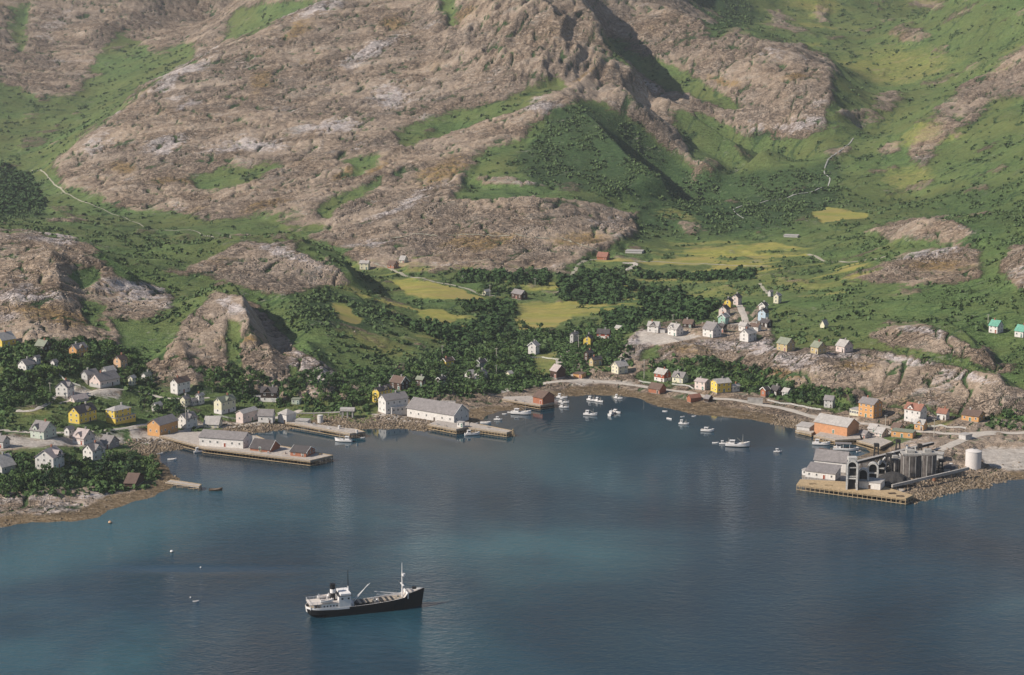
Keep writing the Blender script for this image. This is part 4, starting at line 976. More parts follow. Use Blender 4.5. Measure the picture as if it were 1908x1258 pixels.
h('f8', 1460, 1486, 1489, 443, 3, -8, GREYW, R_LIGHT, 'long low grey hut far up the valley', name='hut', cat='hut', style='flat', chimney=False, win=False, door=False)
# level the ground under every house
for (cx, cy, th, a, b, zz) in PADS:
    m = np.abs(X - cx) + np.abs(Y - cy) < 80
    dx, dy = X[m] - cx, Y[m] - cy
    lx, ly = dx * math.cos(th) + dy * math.sin(th), -dx * math.sin(th) + dy * math.cos(th)
    d = np.hypot(np.maximum(np.abs(lx) - a, 0), np.maximum(np.abs(ly) - b, 0))
    k = sstep(9, 0.8, d)
    Z[m] = Z[m] * (1 - k) + np.where(Z[m] > 0, zz - 0.05, Z[m]) * k
# ------------------------------------------------------------------ piers on piles
def deck_pt(u, v, z): return point(u, v, depth_at(v, z))
PILE_CACHE = {}
def pile_mesh(r, h, mat, name):
    key = (r, round(h, 1), mat.name)
    if key not in PILE_CACHE:
        b = MB(); b.tube((0, 0, -h), (0, 0, 0), r * 1.1, r, 6); PILE_CACHE[key] = b.mesh(name, mat)
    return PILE_CACHE[key]
def pier(label, px, zd, edges, deck_mat, pile_mat, spacing=2.3, r=0.17, name='pier', wale=True, kerb=M_PILEL, depth=5.0, brace=False, inner=True):
    """px: deck outline in photo points; edges: which outline edges carry piles"""
    P3 = [deck_pt(u, v, zd) for u, v in px]
    cx = sum(p[0] for p in P3) / len(P3); cy = sum(p[1] for p in P3) / len(P3)
    o = empty(name, (cx, cy, 0), label, 'pier')
    q = [(p[0] - cx, p[1] - cy) for p in P3]
    area2 = sum(q[i][0] * q[(i + 1) % len(q)][1] - q[(i + 1) % len(q)][0] * q[i][1] for i in range(len(q)))
    if area2 < 0: q = q[::-1]; edges = [len(q) - 2 - e for e in edges]; edges = [e % len(q) for e in edges]
    n = len(q); b = MB()
    b.v += [(x, y, zd - 0.35) for x, y in q] + [(x, y, zd) for x, y in q]
    b.f.append(tuple(reversed(range(n)))); b.f.append(tuple(range(n, 2 * n)))
    for i in range(n): j = (i + 1) % n; b.f.append((i, j, n + j, n + i))
    b.m += [0] * (n + 2); b.build('deck', deck_mat, o)
    me = pile_mesh(r, depth, pile_mat, 'pile')
    for e in edges:
        ax, ay = q[e]; bx, by = q[(e + 1) % n]
        L = math.hypot(bx - ax, by - ay); dx, dy = (bx - ax) / L, (by - ay) / L; nx, ny = -dy, dx   # inward
        k = max(2, int(L / spacing))
        for row in range(2 if inner else 1):
            for i in range(k + 1):
                if row and i % 2: continue
                t = min(max(L * i / k, 0.25), L - 0.25); off = 0.22 + row * 3.2
                link('pile', me, None, o, (ax + dx * t + nx * off + random.uniform(-.08, .08), ay + dy * t + ny * off, zd - 0.36))
        if wale:
            w = MB(); w.beam((ax, ay, 0.5), (bx, by, 0.5), 0.28, 0.32); w.beam((ax, ay, zd - 0.75), (bx, by, zd - 0.75), 0.24, 0.28); w.build('wale', kerb, o)
        if brace:
            w = MB()
            for i in range(0, k, 2):
                t0, t1 = L * i / k, L * min(i + 2, k) / k
                w.beam((ax + dx * t0 + nx * .3, ay + dy * t0 + ny * .3, 0.3), (ax + dx * t1 + nx * .3, ay + dy * t1 + ny * .3, zd - 0.6), 0.14, 0.2)
            w.build('brace', pile_mat, o)
        kb = MB(); kb.beam((ax + nx * .2, ay + ny * .2, zd + 0.16), (bx + nx * .2, by + ny * .2, zd + 0.16), 0.25, 0.28); kb.build('kerb_beam', kerb, o)
    PLACES.append((cx, cy, 12))
    return o
pier('long timber pier with sheds, reaching out from the orange boathouse', [(296,812),(382,835),(578,859),(621,849),(522,831),(478,812),(400,803),(335,806)], 3.0, [0,1,2,3,4], M_DECK, M_PILE, 2.0)
pier('second timber pier with a fishing boat at its head', [(531,787),(652,809),(681,805),(662,799),(640,797),(556,786)], 2.8, [0,1,2], M_DECK, M_PILE, 2.2)
pier('timber wharf in front of the long white fish warehouse', [(797,791),(850,801),(875,796),(874,786),(848,788),(815,783)], 2.8, [0,1], M_DECK, M_PILEL, 2.4, brace=True)
pier('narrow timber jetty reaching out past the fish warehouse', [(864,796),(944,807),(956,803),(894,791),(878,787)], 2.6, [0,1,2], M_DECK, M_PILEL, 2.0)
pier('timber pier with a reddish shed in the inner harbour', [(935,744),(1007,756),(1033,752),(1031,742),(996,737),(940,739)], 2.6, [0,1,2], M_DECK, M_PILE, 2.2, brace=True)
pier('little footbridge jetty on thin legs at the point', [(308,899),(371,908),(376,903),(318,894)], 2.0, [0,1,2], M_DECK, M_PILEL, 3.5, r=0.12, wale=False, brace=True, inner=False)
pier('new pale timber quay of the loading plant', [(1484,903),(1688,930),(1703,923),(1650,907),(1571,897),(1491,893)], 3.0, [0,1], M_DECKY, M_PILEL, 2.4, r=0.2)
pier('rough timber staging below the orange boathouse', [(1516,812),(1556,821),(1604,818),(1600,806),(1540,798)], 2.6, [0,1], M_DECK, M_PILEL, 2.0, brace=True)
pier('landing stage with dark shed left of the orange boathouse', [(1482,802),(1512,809),(1520,804),(1500,796)], 1.8, [0,1], M_DECK, M_PILE, 2.4)
pier('narrow yard staging on the shore behind the workboats', [(1596,821),(1640,834),(1664,823),(1640,815)], 2.8, [0,1], M_DECK, M_PILE, 2.6)
# mooring dolphin
x, y, _ = on_water(956, 813)
o = empty('mooring_dolphin', (x, y, 0), 'cone of leaning piles at the end of the narrow jetty', 'mooring piles')
for i in range(7):
    a = 2 * math.pi * i / 7; b = MB(); b.tube((1.5 * math.cos(a), 1.5 * math.sin(a), -3), (0.25 * math.cos(a), 0.25 * math.sin(a), 4.2), 0.2, 0.16); b.build('pile', M_PILEL, o)
b = MB(); b.lathe([(0.5, 3.4), (0.52, 3.6), (0.5, 3.8)], 10); b.build('rope_band', M_BLACK, o)
# buildings that stand on piers
h('p1', 371, 453, 471, 836, 16, -25, WHITE, R_GREY, 'long white warehouse with grey roof on the long pier', name='warehouse', cat='warehouse', pitch=0.23, rows=1, chimney=False, z=3.0, found=False)
h('p2', 466, 503, 522, 843, 5, -30, BRICK, R_DARK, 'brick red boathouse with dark roof and white bargeboards on the pier', name='boathouse', cat='boathouse', pitch=0.36, chimney=False, z=3.0, found=False, white_barge=True, win=False)
h('p3', 541, 570, 587, 852, 8, -28, BRICK, R_DARK, 'small red shed with white window frames at the pier end', name='shed', cat='shed', pitch=0.22, chimney=False, z=3.0, found=False, white_barge=True, rows=1)
h('p4', 852, 862, 866, 797, 9, -30, WHITE, R_LIGHT, 'little white cabin on the wharf by the warehouse corner', name='cabin', cat='cabin', style='flat', chimney=False, z=2.8, found=False)
h('p5', 993, 1011, 1033, 754, 12, -42, BRICK, R_BROWN, 'reddish shed with black gable on the inner harbour pier', name='shed', cat='shed', pitch=0.28, chimney=False, z=2.6, found=False, win=False)
h('p6', 1516, 1578, 1600, 813, 17, -32, (0.55, 0.27, 0.14), R_LIGHT, 'long orange boathouse with pale roof on timber piles', name='boathouse', cat='boathouse', pitch=0.3, chimney=False, z=2.7, found=False, rows=1, win=False)
h('p7', 1484, 1508, 1518, 803, 6, -26, GREYW, R_LIGHT, 'dark open shed with pale roof on a landing stage', name='shed', cat='shed', style='lean', pitch=0.15, chimney=False, z=1.8, found=False, win=False, door=False)
# --- small shore works
x, y, z, t = hit(597, 788)
b = MB(); b.lathe([(1.7, -2), (1.7, 4.4), (1.5, 4.7), (0.3, 4.9)], 18); tk = empty('storage_tank', (x, y, z), 'small white cylindrical tank at the second pier', 'tank'); b.build('shell', paint(WHITE), tk)
b = MB(); b.lathe([(1.76, 4.3), (1.78, 4.45), (1.76, 4.6)], 18); b.build('rim', M_CONC, tk)
x, y, z, t = hit(648, 778)
o = empty('storage_rack', (x, y, z), 'open shelter with rounded pale roof on three pairs of posts', 'shelter', rz=math.radians(-4))
b = MB(); b.prism([(-2.2, 4.2), (2.2, 4.2), (1.9, 5.4), (0.9, 6.1), (-0.9, 6.1), (-1.9, 5.4)], -4.3, 4.3); b.build('roof', paint(R_LIGHT), o)
for i in range(3):
    for s_ in (-1, 1): b = MB(); b.box(-3 + i * 3 - 0.35, -3 + i * 3 + 0.35, s_ * 1.5 - 0.3, s_ * 1.5 + 0.3, -2, 4.2); b.build('post', M_CONC, o)
o = empty('pipeline', (*hit(600, 772)[:2], hit(600, 772)[2]), 'pale pipe on trestles running along the bank to the shelter', 'pipeline')
pp = [Vector(hit(u, v)[:3]) + Vector((0, 0, 1.6)) - o.location for u, v in [(553,775),(585,775),(612,774),(634,773)]]
b = MB(); [b.tube(pp[i], pp[i + 1], 0.4, n=8) for i in range(3)]; b.build('pipe', paint(R_LIGHT), o)
for p in pp: b = MB(); b.box(p.x - .3, p.x + .3, p.y - .3, p.y + .3, p.z - 3, p.z - .35); b.build('trestle', M_CONC, o)
for i, (u, v) in enumerate([(665, 807), (632, 799)]):
    x, y, z = deck_pt(u, v, 2.8); o = empty('oil_drum', (x, y, 2.8), ['pale drum standing at the head of the second pier', 'pale drum halfway along the second pier'][i], 'drum')
    b = MB(); b.lathe([(0.7, 0), (0.74, 0.1), (0.7, 0.2), (0.7, 1.7), (0.74, 1.8), (0.7, 1.9)], 12); b.build('drum', paint(WHITE), o)
x, y, z, t = hit(1407, 752)
o = empty('retaining_wall', (x, y, z), 'pale retaining wall below the narrow red house', 'wall', rz=math.radians(-8))
b = MB(); b.box(-4.6, 4.6, -0.5, 0.5, -2, 3.2); b.build('wall', M_CONC, o); b = MB(); b.box(-4.7, 4.7, -0.6, 0.6, 3.203, 3.45); b.build('coping', paint(R_LIGHT), o)
x, y, z, t = hit(835, 752)
o = empty('garden_wall', (x, y, z), 'low white wall in the shade above the fish warehouse', 'wall', rz=math.radians(-6))
b = MB(); b.box(-4.5, 4.5, -0.3, 0.3, -1, 1.5); b.build('wall', paint(WHITE), o); b = MB(); b.box(-4.6, 4.6, -0.4, 0.4, 1.503, 1.7); b.build('coping', M_CONC, o)

# ------------------------------------------------------------------ the loading plant on the right point
h('q1', 1516, 1576, 1584, 882, 20, -14, WHITE, R_GREY, 'white plant shed with ridged grey roof behind the quay', name='plant_shed', cat='shed', pitch=0.5, chimney=False, z=3.0, rows=1, win=False)
h('q2', 1500, 1556, 1566, 896, 12, -18, WHITE, R_GREY, 'low lean-to store with sloping dark roof on the quay', name='store', cat='shed', style='lean', pitch=0.3, chimney=False, z=3.0, win=True, rows=1)
h('q3', 1494, 1511, 1517, 888, 10, -25, WHITE, R_LIGHT, 'small glazed booth at the left end of the quay', name='booth', cat='booth', style='flat', chimney=False, z=3.0, rows=1, door=False)
h('q4', 1600, 1640, 1648, 914, 13, -14, WHITE, R_LIGHT, 'white flat roofed block with dark doorways under the arched hoppers', name='hopper_base', cat='building', style='flat', chimney=False, z=3.0, rows=1, win=False)
M_PLANT = paint((0.56, 0.53, 0.5), 0.85, 0.3, name='whitewashed_concrete'); M_SOOT = paint((0.05, 0.046, 0.045), 0.9, 0.3, name='coal_black')
def arch(label, u, v, zb, wpx, hpx, depth, rz, leg=0.0):
    x, y, _ = deck_pt(u, v, zb); s = F / depth_at(v, zb); w = wpx / s; hh = hpx / s / 0.97
    o = empty('arched_hopper', (x, y, zb), label, 'hopper', 'arched hoppers of the plant', math.radians(rz))
    n = 12; t = w * 0.16
    for part, half, m in (('arch_rim', True, M_PLANT), ('hopper_mouth', False, M_SOOT)):
        b = MB()
        ring = [(-w/2, -2 if not leg else 0)] + [(-w/2 * math.cos(math.pi * i / n), hh - w/2 + w/2 * math.sin(math.pi * i / n)) for i in range(n + 1)] + [(w/2, -2 if not leg else 0)]
        inn = [(a * (1 - 2 * t / w), c if k in (0, len(ring) - 1) else c - t * max(0, (c - (hh - w/2)) / (w/2)) ) for k, (a, c) in enumerate(ring)]
        if half:
            for i in range(len(ring) - 1):
                a0, a1, b0, b1 = ring[i], ring[i + 1], inn[i], inn[i + 1]
                p = [(a0[0], -1.2, a0[1]), (a1[0], -1.2, a1[1]), (b1[0], -1.2, b1[1]), (b0[0], -1.2, b0[1])]
                q = [(X_, 1.2, Z_) for X_, _, Z_ in p]
                b.hexa(p + q)
        else:
            k = len(b.v); m_ = len(inn)
            b.v += [(a, 0.9, c) for a, c in inn] + [(a * 0.9, depth, c * 0.92) for a, c in inn]
            b.f.append(tuple(k + i for i in range(m_))); b.f.append(tuple(k + m_ + i for i in reversed(range(m_))))
            for i in range(m_ - 1): b.f.append((k + i, k + m_ + i, k + m_ + i + 1, k + i + 1))
            b.m += [0] * (m_ + 1)
        b.build(part, m, o)
    b = MB(); b.box(-w/2 + t, w/2 - t, -0.9, 0.9, hh * 0.36, hh * 0.36 + 0.5); b.build('cross_beam', M_PLANT, o)
    return o
arch('tall narrow arched loading tower at the front of the quay', 1587, 912, 3.0, 22, 55, 3, -14, 1)
arch('second arched hopper with dark mouth beside the tall loading tower', 1608, 908, 3.0, 21, 36, 7, -14)
arch('third arched hopper, further back beside the coal heap', 1626, 894, 3.0, 21, 33, 8, -14)
arch('fourth and smallest arched hopper at the back of the coal heap', 1643, 882, 3.0, 18, 24, 7, -14)
# loading spouts on the tall tower
x, y, z = deck_pt(1587, 858, 18)
def at(u, v, z): return Vector(deck_pt(u, v, z))
def group_of(name, label, cat, base):
    return empty(name, tuple(base), label, cat)
base = at(1587, 908, 3.0); o = group_of('loading_tower', 'white splayed steel frame over the tall arched tower', 'tower', base)
for du, k in ((-9, 0.9), (9, 0.9), (-4, 0.3), (4, 0.3)):
    b = MB(); p = at(1587 + du, 912 if k > .5 else 906, 3.0); q = at(1587 + du * 0.45, 857, 17.5); q.y = p.y + 2
    b.beam(p - base, q - base, 0.55, 0.55); b.build('leg', M_PLANT, o)
b = MB(); c = at(1587, 912, 3.0) - base; 
for zz_, w_ in ((6.5, 5.2), (11.0, 3.6), (15.2, 2.6)): b.box(c.x - w_/2, c.x + w_/2, c.y - 0.3, c.y + 0.1, zz_, zz_ + 0.5)
b.build('cross_beam', M_PLANT, o); b = MB(); b.box(c.x - 2.2, c.x + 2.2, c.y - 1, c.y + 3, 14.8, 16.6); b.build('head_house', M_PLANT, o)
# conveyors
def conveyor(label, p, q, w=1.5, legs=5, zg=3.0, mat=M_SOOT):
    o = empty('conveyor', tuple(p), label, 'conveyor'); d = q - p
    b = MB(); b.beam((0, 0, 0), d, w, 1.3); b.build('gallery', mat, o)
    b = MB(); b.beam((0, 0, 0.72), d + Vector((0, 0, 0.72)), w * 1.25, 0.12); b.build('gallery_roof', paint(R_LIGHT, 0.9), o)
    for i in range(legs):
        f = (i + 0.5) / legs; c = d * f; top = c.z - 0.6; g_ = zg - p.z
        if top - g_ < 1: continue
        b = MB(); b.beam((c.x - 0.9, c.y, g_ - 1), (c.x - 0.2, c.y, top), 0.3, 0.3); b.beam((c.x + 0.9, c.y, g_ - 1), (c.x + 0.2, c.y, top), 0.3, 0.3); b.build('trestle', M_PILE, o)
    return o
conveyor('long dark conveyor gallery climbing across the plant', at(1596, 862, 13.0), at(1738, 826, 8.5), 1.7, 8)
conveyor('second conveyor from the coal heap up to the silos', at(1640, 872, 5.0), at(1690, 846, 11.5), 1.3, 3)
conveyor('pale narrow pipe bridge along the outer rock wall', at(1662, 906, 4.6), at(1805, 873, 6.0), 0.8, 7, 2.0, paint(R_LIGHT, 0.9))
def silo(label, u, v, r, hh, taper=0.75):
    x, y, _ = deck_pt(u, v, 3.0); o = empty('concrete_silo', (x, y, 3.0), label, 'silo', 'concrete silos of the plant')
    b = MB(); b.lathe([(r * 0.96, -2.5), (r, 0), (r, hh * 0.9), (r * 0.96, hh * 0.93)], 20); b.build('shell', paint((0.16, 0.138, 0.128), 0.95, 0.45, 0.35, name='stained_concrete'), o)
    b = MB(); b.box(-r * .95, r * .95, -r * .7, r * .7, hh * 0.931, hh); b.box(-r * .5, r * .3, -r * .4, r * .4, hh + .003, hh * 1.12); b.build('head_house', M_CONC, o)
    b = MB(); b.box(-0.9, 0.9, -r - 0.15, -r + 0.2, 0, 2.4); b.build('door', M_SOOT, o)
    for i in range(4):
        a = -math.pi * (0.2 + 0.2 * i); b = MB(); b.box(-.2, .2, -.15, .15, 0, hh * .9); q = b.build('rib', M_CONC, o, (r * math.cos(a), r * math.sin(a), 0)); q.rotation_euler = (0, 0, a + math.pi / 2)
silo('broad stained concrete silo, left of the two at the plant', 1696, 885, 5.2, 12.0)
silo('darker concrete silo standing right of the broad one', 1728, 886, 4.4, 12.5)
silo('low concrete bin between the silo and the arched hoppers', 1668, 880, 3.4, 8.0)
# inclined pipes between the hoppers and the silos
o = group_of('chute', 'tangle of pale inclined pipes above the coal heap', 'pipes', at(1660, 880, 3.0))
for (u0, v0, z0, u1, v1, z1, r) in [(1653,873,3,1668,845,11,.5),(1662,875,3,1660,846,11,.45),(1670,878,3,1682,846,11.5,.5),(1676,846,11,1696,878,4,.45),(1684,850,10,1702,885,4,.4),(1650,862,9,1672,870,6,.5),(1690,830,12,1690,846,9,.6),(1664,842,12,1664,858,7,.7),(1706,832,13,1706,846,9,.5),(1638,866,8,1650,852,12,.5)]:
    b = MB(); b.tube(at(u0, v0, z0) - o.location, at(u1, v1, z1) - o.location, r, n=8); b.build('pipe', M_PLANT, o)
# coal heap
x, y, _ = deck_pt(1664, 898, 3.0)
b = MB(); n = 22; random.seed(5)
rings = [(8.5, -0.3), (7.0, 1.6), (5.0, 3.2), (2.6, 4.6), (0.8, 5.3)]
k = 0
for (r, zz_) in rings:
    for i in range(n):
        a = 2 * math.pi * i / n; rr = r * (1 + random.uniform(-.12, .12)); b.v.append((rr * math.cos(a) * 1.25, rr * math.sin(a) * 0.9, zz_ + random.uniform(-.2, .2)))
for j in range(len(rings) - 1):
    for i in range(n): i2 = (i + 1) % n; b.f.append((j * n + i, j * n + i2, (j + 1) * n + i2, (j + 1) * n + i)); b.m.append(0)
b.f.append(tuple((len(rings) - 1) * n + i for i in range(n))); b.m.append(0)
o = b.build('coal_heap', M_SOOT, None, (x, y, 3.0)); tag(o, 'black coal heap between the arched hoppers and the silos', 'coal heap')
# ramp pier, tank
x, y, _ = deck_pt(1748, 866, 2.5)
o = empty('ramp_pier', (x, y, 2.5), 'pale concrete abutment under the end of the ramp road', 'abutment', rz=math.radians(-20))
b = MB(); b.box(-2.4, 2.4, -2.6, 2.6, -3, 6.2); b.build('block', M_PLANT, o); b = MB(); b.box(-2.8, 2.8, -3, 3, 6.203, 6.6); b.build('cap', M_CONC, o); b = MB(); b.box(-1.2, 1.2, -2.75, -2.55, 0, 3.0); b.build('opening', M_SOOT, o)
x, y, _ = deck_pt(1813, 869, 3.0)
o = empty('storage_tank', (x, y, 3.0), 'tall white cylindrical oil tank on the rocky point', 'tank')
b = MB(); b.lathe([(4.1, -3), (4.1, 8.2)], 40); b.build('shell', paint((0.66, 0.6, 0.57), 0.6, 0.08, 0.2, name='tank_paint'), o)
b = MB(); b.lathe([(4.2, 8.203), (4.2, 8.4), (2.4, 9.1), (0.3, 9.5)], 40); b.build('roof', paint((0.6, 0.55, 0.52), 0.7, 0.1), o)
b = MB(); [b.box(4.12, 4.3, -0.3 + 0.6 * i, -0.24 + 0.6 * i, 0, 9.0) for i in (0, 1)]; [b.box(4.15, 4.25, -0.24, 0.3, 0.5 + 0.6 * i, 0.56 + 0.6 * i) for i in range(14)]; b.build('ladder', M_STEEL, o)
b = MB(); b.lathe([(0.6, 9.3), (0.6, 10.0)], 10); b.build('vent', M_STEEL, o)
# ------------------------------------------------------------------ power poles
def pole(u, v, hpx, label, arms=1):
    x, y, z, t = hit(u, v); hh = hpx / (F / t) / .97
    o = empty('power_pole', (x, y, z), label, 'power pole', 'wooden power poles')
    b = MB(); b.tube((0, 0, -1), (0, 0, hh), 0.24, 0.15, 7); b.build('post', M_POLE, o)
    a = random.uniform(-0.4, 0.4)
    for i in range(arms):
        b = MB(); zz_ = hh - 0.5 - i * 1.0; b.beam((-1.1 * math.cos(a), -1.1 * math.sin(a), zz_), (1.1 * math.cos(a), 1.1 * math.sin(a), zz_), 0.14, 0.16); ar = b.build('crossarm', M_POLE, o)
        for k in (-0.95, -0.35, 0.35, 0.95): b = MB(); b.tube((k * math.cos(a), k * math.sin(a), zz_ + 0.08), (k * math.cos(a), k * math.sin(a), zz_ + 0.35), 0.06, n=5); b.build('insulator', M_TRIM, ar)
for u, v, hp, lab in [(347,803,46,'tall pale power pole in front of the white dormer house'), (824,666,22,'power pole with crossarm above the yellow house in the wood'), (925,673,24,'thin power pole on the dark slope right of the wood'),
                      (1200,708,38,'tall power pole by the road left of the red white house'), (1740,814,34,'pale power pole above the conveyor gallery'), (94,741,28,'power pole among the dark trees on the left slope'),
                      (1078,649,24,'power pole left of the bright yellow house'), (913,553,22,'pale power pole beside the small farmhouse clump'), (1841,602,16,'short pole left of the teal roofed houses'), (1246,552,14,'power pole in the valley scrub behind the plateau'),
                      (1254,598,12,'short pole in the scrub above the bare rock houses'), (925,700,20,'power pole at the edge of the wood near the white gable'), (862,527,13,'power pole beside the farm track through the hay meadow'), (997,532,13,'power pole above the brown barn meadow'), (1650,792,18,'power pole behind the ochre yard shed')]:
    pole(u, v, hp, lab)

# ------------------------------------------------------------------ gear standing about the plant
def frame_tower(u, v, zb, w, hh, label, mat=M_SOOT):
    x, y, _ = deck_pt(u, v, zb); o = empty('steel_frame', (x, y, zb), label, 'steel frame', 'steel frames of the plant')
    for sx in (-1, 1):
        for sy in (-1, 1): b = MB(); b.beam((sx * w/2, sy * w/2, -1), (sx * w * .3, sy * w * .3, hh), .35, .35); b.build('leg', mat, o)
    b = MB()
    for k in (.35, .65):
        q = w/2 * (1 - .4 * k); b.box(-q, q, -q - .12, -q + .12, hh * k, hh * k + .35); b.box(-q, q, q - .12, q + .12, hh * k, hh * k + .35)
    b.beam((-w * .42, -w * .42, hh * .05), (w * .36, -w * .36, hh * .62), .22, .22); b.beam((w * .42, -w * .42, hh * .05), (-w * .36, -w * .36, hh * .62), .22, .22); b.build('brace', mat, o)
    b = MB(); b.box(-w * .42, w * .42, -w * .42, w * .42, hh + .003, hh + 1.6); b.build('head', mat, o)
frame_tower(1655, 884, 3, 3.2, 9.5, 'dark steel frame over the back of the coal heap')
frame_tower(1632, 868, 3, 3.0, 10.5, 'dark steel frame at the upper end of the arched hoppers')
frame_tower(1712, 880, 3, 2.6, 13.5, 'dark steel frame between the two concrete silos')
frame_tower(1752, 880, 3, 2.6, 5.5, 'low dark steel frame right of the darker silo')
frame_tower(1672, 862, 3, 2.8, 11.0, 'dark steel frame under the middle of the long conveyor')
h('q5', 1652, 1668, 1676, 872, 14, -22, (0.1, 0.09, 0.085), R_DARK, 'black block added as shade behind the coal heap', name='shade_block', cat='building', pitch=0.3, chimney=False, z=3.0, win=False)  # near-black block added to stand in for the plant's dark shadow patch
h('q6', 1690, 1712, 1722, 862, 10, -20, (0.13, 0.11, 0.1), R_GREY, 'dark shed behind the concrete silos under the conveyor', name='shed', cat='shed', style='flat', chimney=False, z=3.0, win=False)
h('q7', 1757, 1776, 1784, 884, 9, -24, GREYW, R_DARK, 'low grey store among boulders left of the oil tank', name='store', cat='shed', style='lean', pitch=0.2, chimney=False, z=2.6, win=False)
for i, (u, v, r, hh, lab) in enumerate([(1764, 876, 1.2, 2.2, 'white upright drum left of the low grey store'), (1772, 870, 1.0, 2.0, 'pale upright drum behind the low grey store'), (1779, 878, 1.1, 1.9, 'pale upright drum right of the low grey store'), (1741, 892, 1.0, 1.8, 'rusty drum below the darker silo')]):
    x, y, _ = deck_pt(u, v, 3); o = empty('drum', (x, y, 2.9), lab, 'drum', 'drums round the plant'); b = MB(); b.lathe([(r, -1), (r, hh), (r * .8, hh + .15)], 14); b.build('shell', paint((0.3, 0.14, 0.08) if i == 3 else WHITE), o); b = MB(); b.lathe([(r * 1.04, hh * .5), (r * 1.06, hh * .55), (r * 1.04, hh * .6)], 14); b.build('hoop', M_STEEL, o)
for i, (u, v, rz, lab) in enumerate([(1513, 902, .2, 'stack of timber near the left end of the plant quay'), (1543, 905, -.1, 'stack of timber in the middle of the plant quay'), (1662, 920, .1, 'dark timber baulks near the right end of the plant quay'), (1677, 925, -.2, 'short dark baulks at the right end of the plant quay')]):
    x, y, _ = deck_pt(u, v, 3); o = empty('timber_stack', (x, y, 3.0), lab, 'timber stack', 'timber stacks on the plant quay', rz)
    for k in range(5): b = MB(); b.box(-1.8, 1.8, -.9 + .36 * k, -.58 + .36 * k, .0, .3 + .12 * (k % 3)); b.build('baulk', M_PILE if i > 1 else M_PILEL, o)
# small gear on the long pier and the second pier
for i, (u, v, sx, sy, hh, lab) in enumerate([(530, 846, 1.5, 1.2, 1.1, 'stack of fish boxes beside the small red pier shed'), (500, 845, 1.1, 1.1, 1.2, 'pale crate in front of the brick red boathouse'), (596, 848, 1.2, 1.0, .8, 'low crate near the outer corner of the long pier'), (486, 843, .8, .8, 1.5, 'upright barrel stack left of the brick red boathouse'), (612, 799, 1.6, 1.1, 1.0, 'nets heaped on the second pier'), (585, 792, 1.4, 1.2, 1.3, 'crates at the root of the second pier'), (830, 794, 1.4, 1.0, .9, 'crates on the wharf below the long fish warehouse'), (815, 791, 1.0, 1.0, 1.0, 'pale box at the left end of the fish wharf'), (910, 796, 1.1, .8, .7, 'box halfway out on the narrow jetty'), (960, 746, 1.6, 1.1, .9, 'fish boxes on the inner harbour pier'), (975, 748, 1.2, 1.0, 1.1, 'crate left of the reddish pier shed')]):
    x, y, _ = deck_pt(u, v, 2.9); o = empty('crate', (x, y, 2.85 if v > 770 else 2.6), lab, 'crate', 'crates and boxes on the piers', random.uniform(-.5, .5))
    m_ = random.choice((M_PILEL, paint(GREYW), paint(WHITE), M_DECK))
    b = MB(); b.box(-sx/2, sx/2, -sy/2, sy/2, 0, hh * .55); b.build('box', m_, o); b = MB(); b.box(-sx * .45, sx * .42, -sy * .45, sy * .4, hh * .553, hh); b.build('upper_box', m_, o)
# ------------------------------------------------------------------ boats
def hull_mesh(name, L, B, D, mats, sheer=0.35, bow=0.9, stern=0.75, keel=-0.6, n=14, bulwark=0.35, band=0.25):
    """lofted hull with deck; x forwards; mats: side, lower side, deck"""
    b = MB(); rows = []
    for i in range(n + 1):
        t = i / n; x = -L/2 + L * t
        w = B/2 * (min(1.0, (stern + (1 - stern) * min(t / 0.35, 1) ** 0.7)) if t < 0.55 else max(0.0, 1 - ((t - 0.55) / 0.45) ** 2.1))
        sh = D + sheer * D * (abs(t - 0.42) / 0.58) ** 2 * (1.6 if t > 0.42 else 0.8)
        rake = 0.06 * L * max(0, (t - 0.8) / 0.2) * bow
        w = max(w, 0.03)
        prof = [(x - rake * 0.8, w * 0.25, keel), (x - rake * 0.3, w * 0.82, 0.0), (x - rake * 0.15, w * 0.9, D * band), (x + rake * 0.2, w * 1.0, sh - bulwark), (x + rake * 0.4, w * 1.0, sh), (x + rake * 0.4, w * 0.9, sh), (x + rake * 0.1, w * 0.88, sh - bulwark)]
        rows.append(prof)
    k = 0
    for prof in rows:
        for (x, w, z) in prof: b.v.append((x, -w, z))
        for (x, w, z) in prof: b.v.append((x, w, z))
    q = 7; st = 14
    for i in range(n):
        for j in range(q - 1):
            m = 1 if j < 2 else 0
            a = i * st + j
            b.f.append((a, a + st, a + st + 1, a + 1)); b.m.append(m)
            c = i * st + q + j
            b.f.append((c, c + 1, c + st + 1, c + st)); b.m.append(m)
        a = i * st + q - 1; c = i * st + 2 * q - 1
        b.f.append((a, a + st, c + st, c)); b.m.append(2)
    b.f.append(tuple(range(0, 5)) + tuple(q + j for j in reversed(range(5)))); b.m.append(0)
    return b.mesh(name, mats)
HW = paint((0.74, 0.7, 0.68), 0.5, 0.1, name='boat_white'); HD = paint((0.03, 0.03, 0.032), 0.5, 0.2, name='hull_dark'); DK = paint((0.4, 0.33, 0.26), 0.8, 0.2, name='boat_deck'); HB = paint((0.12, 0.07, 0.04), 0.7, 0.25, name='tarred_wood')
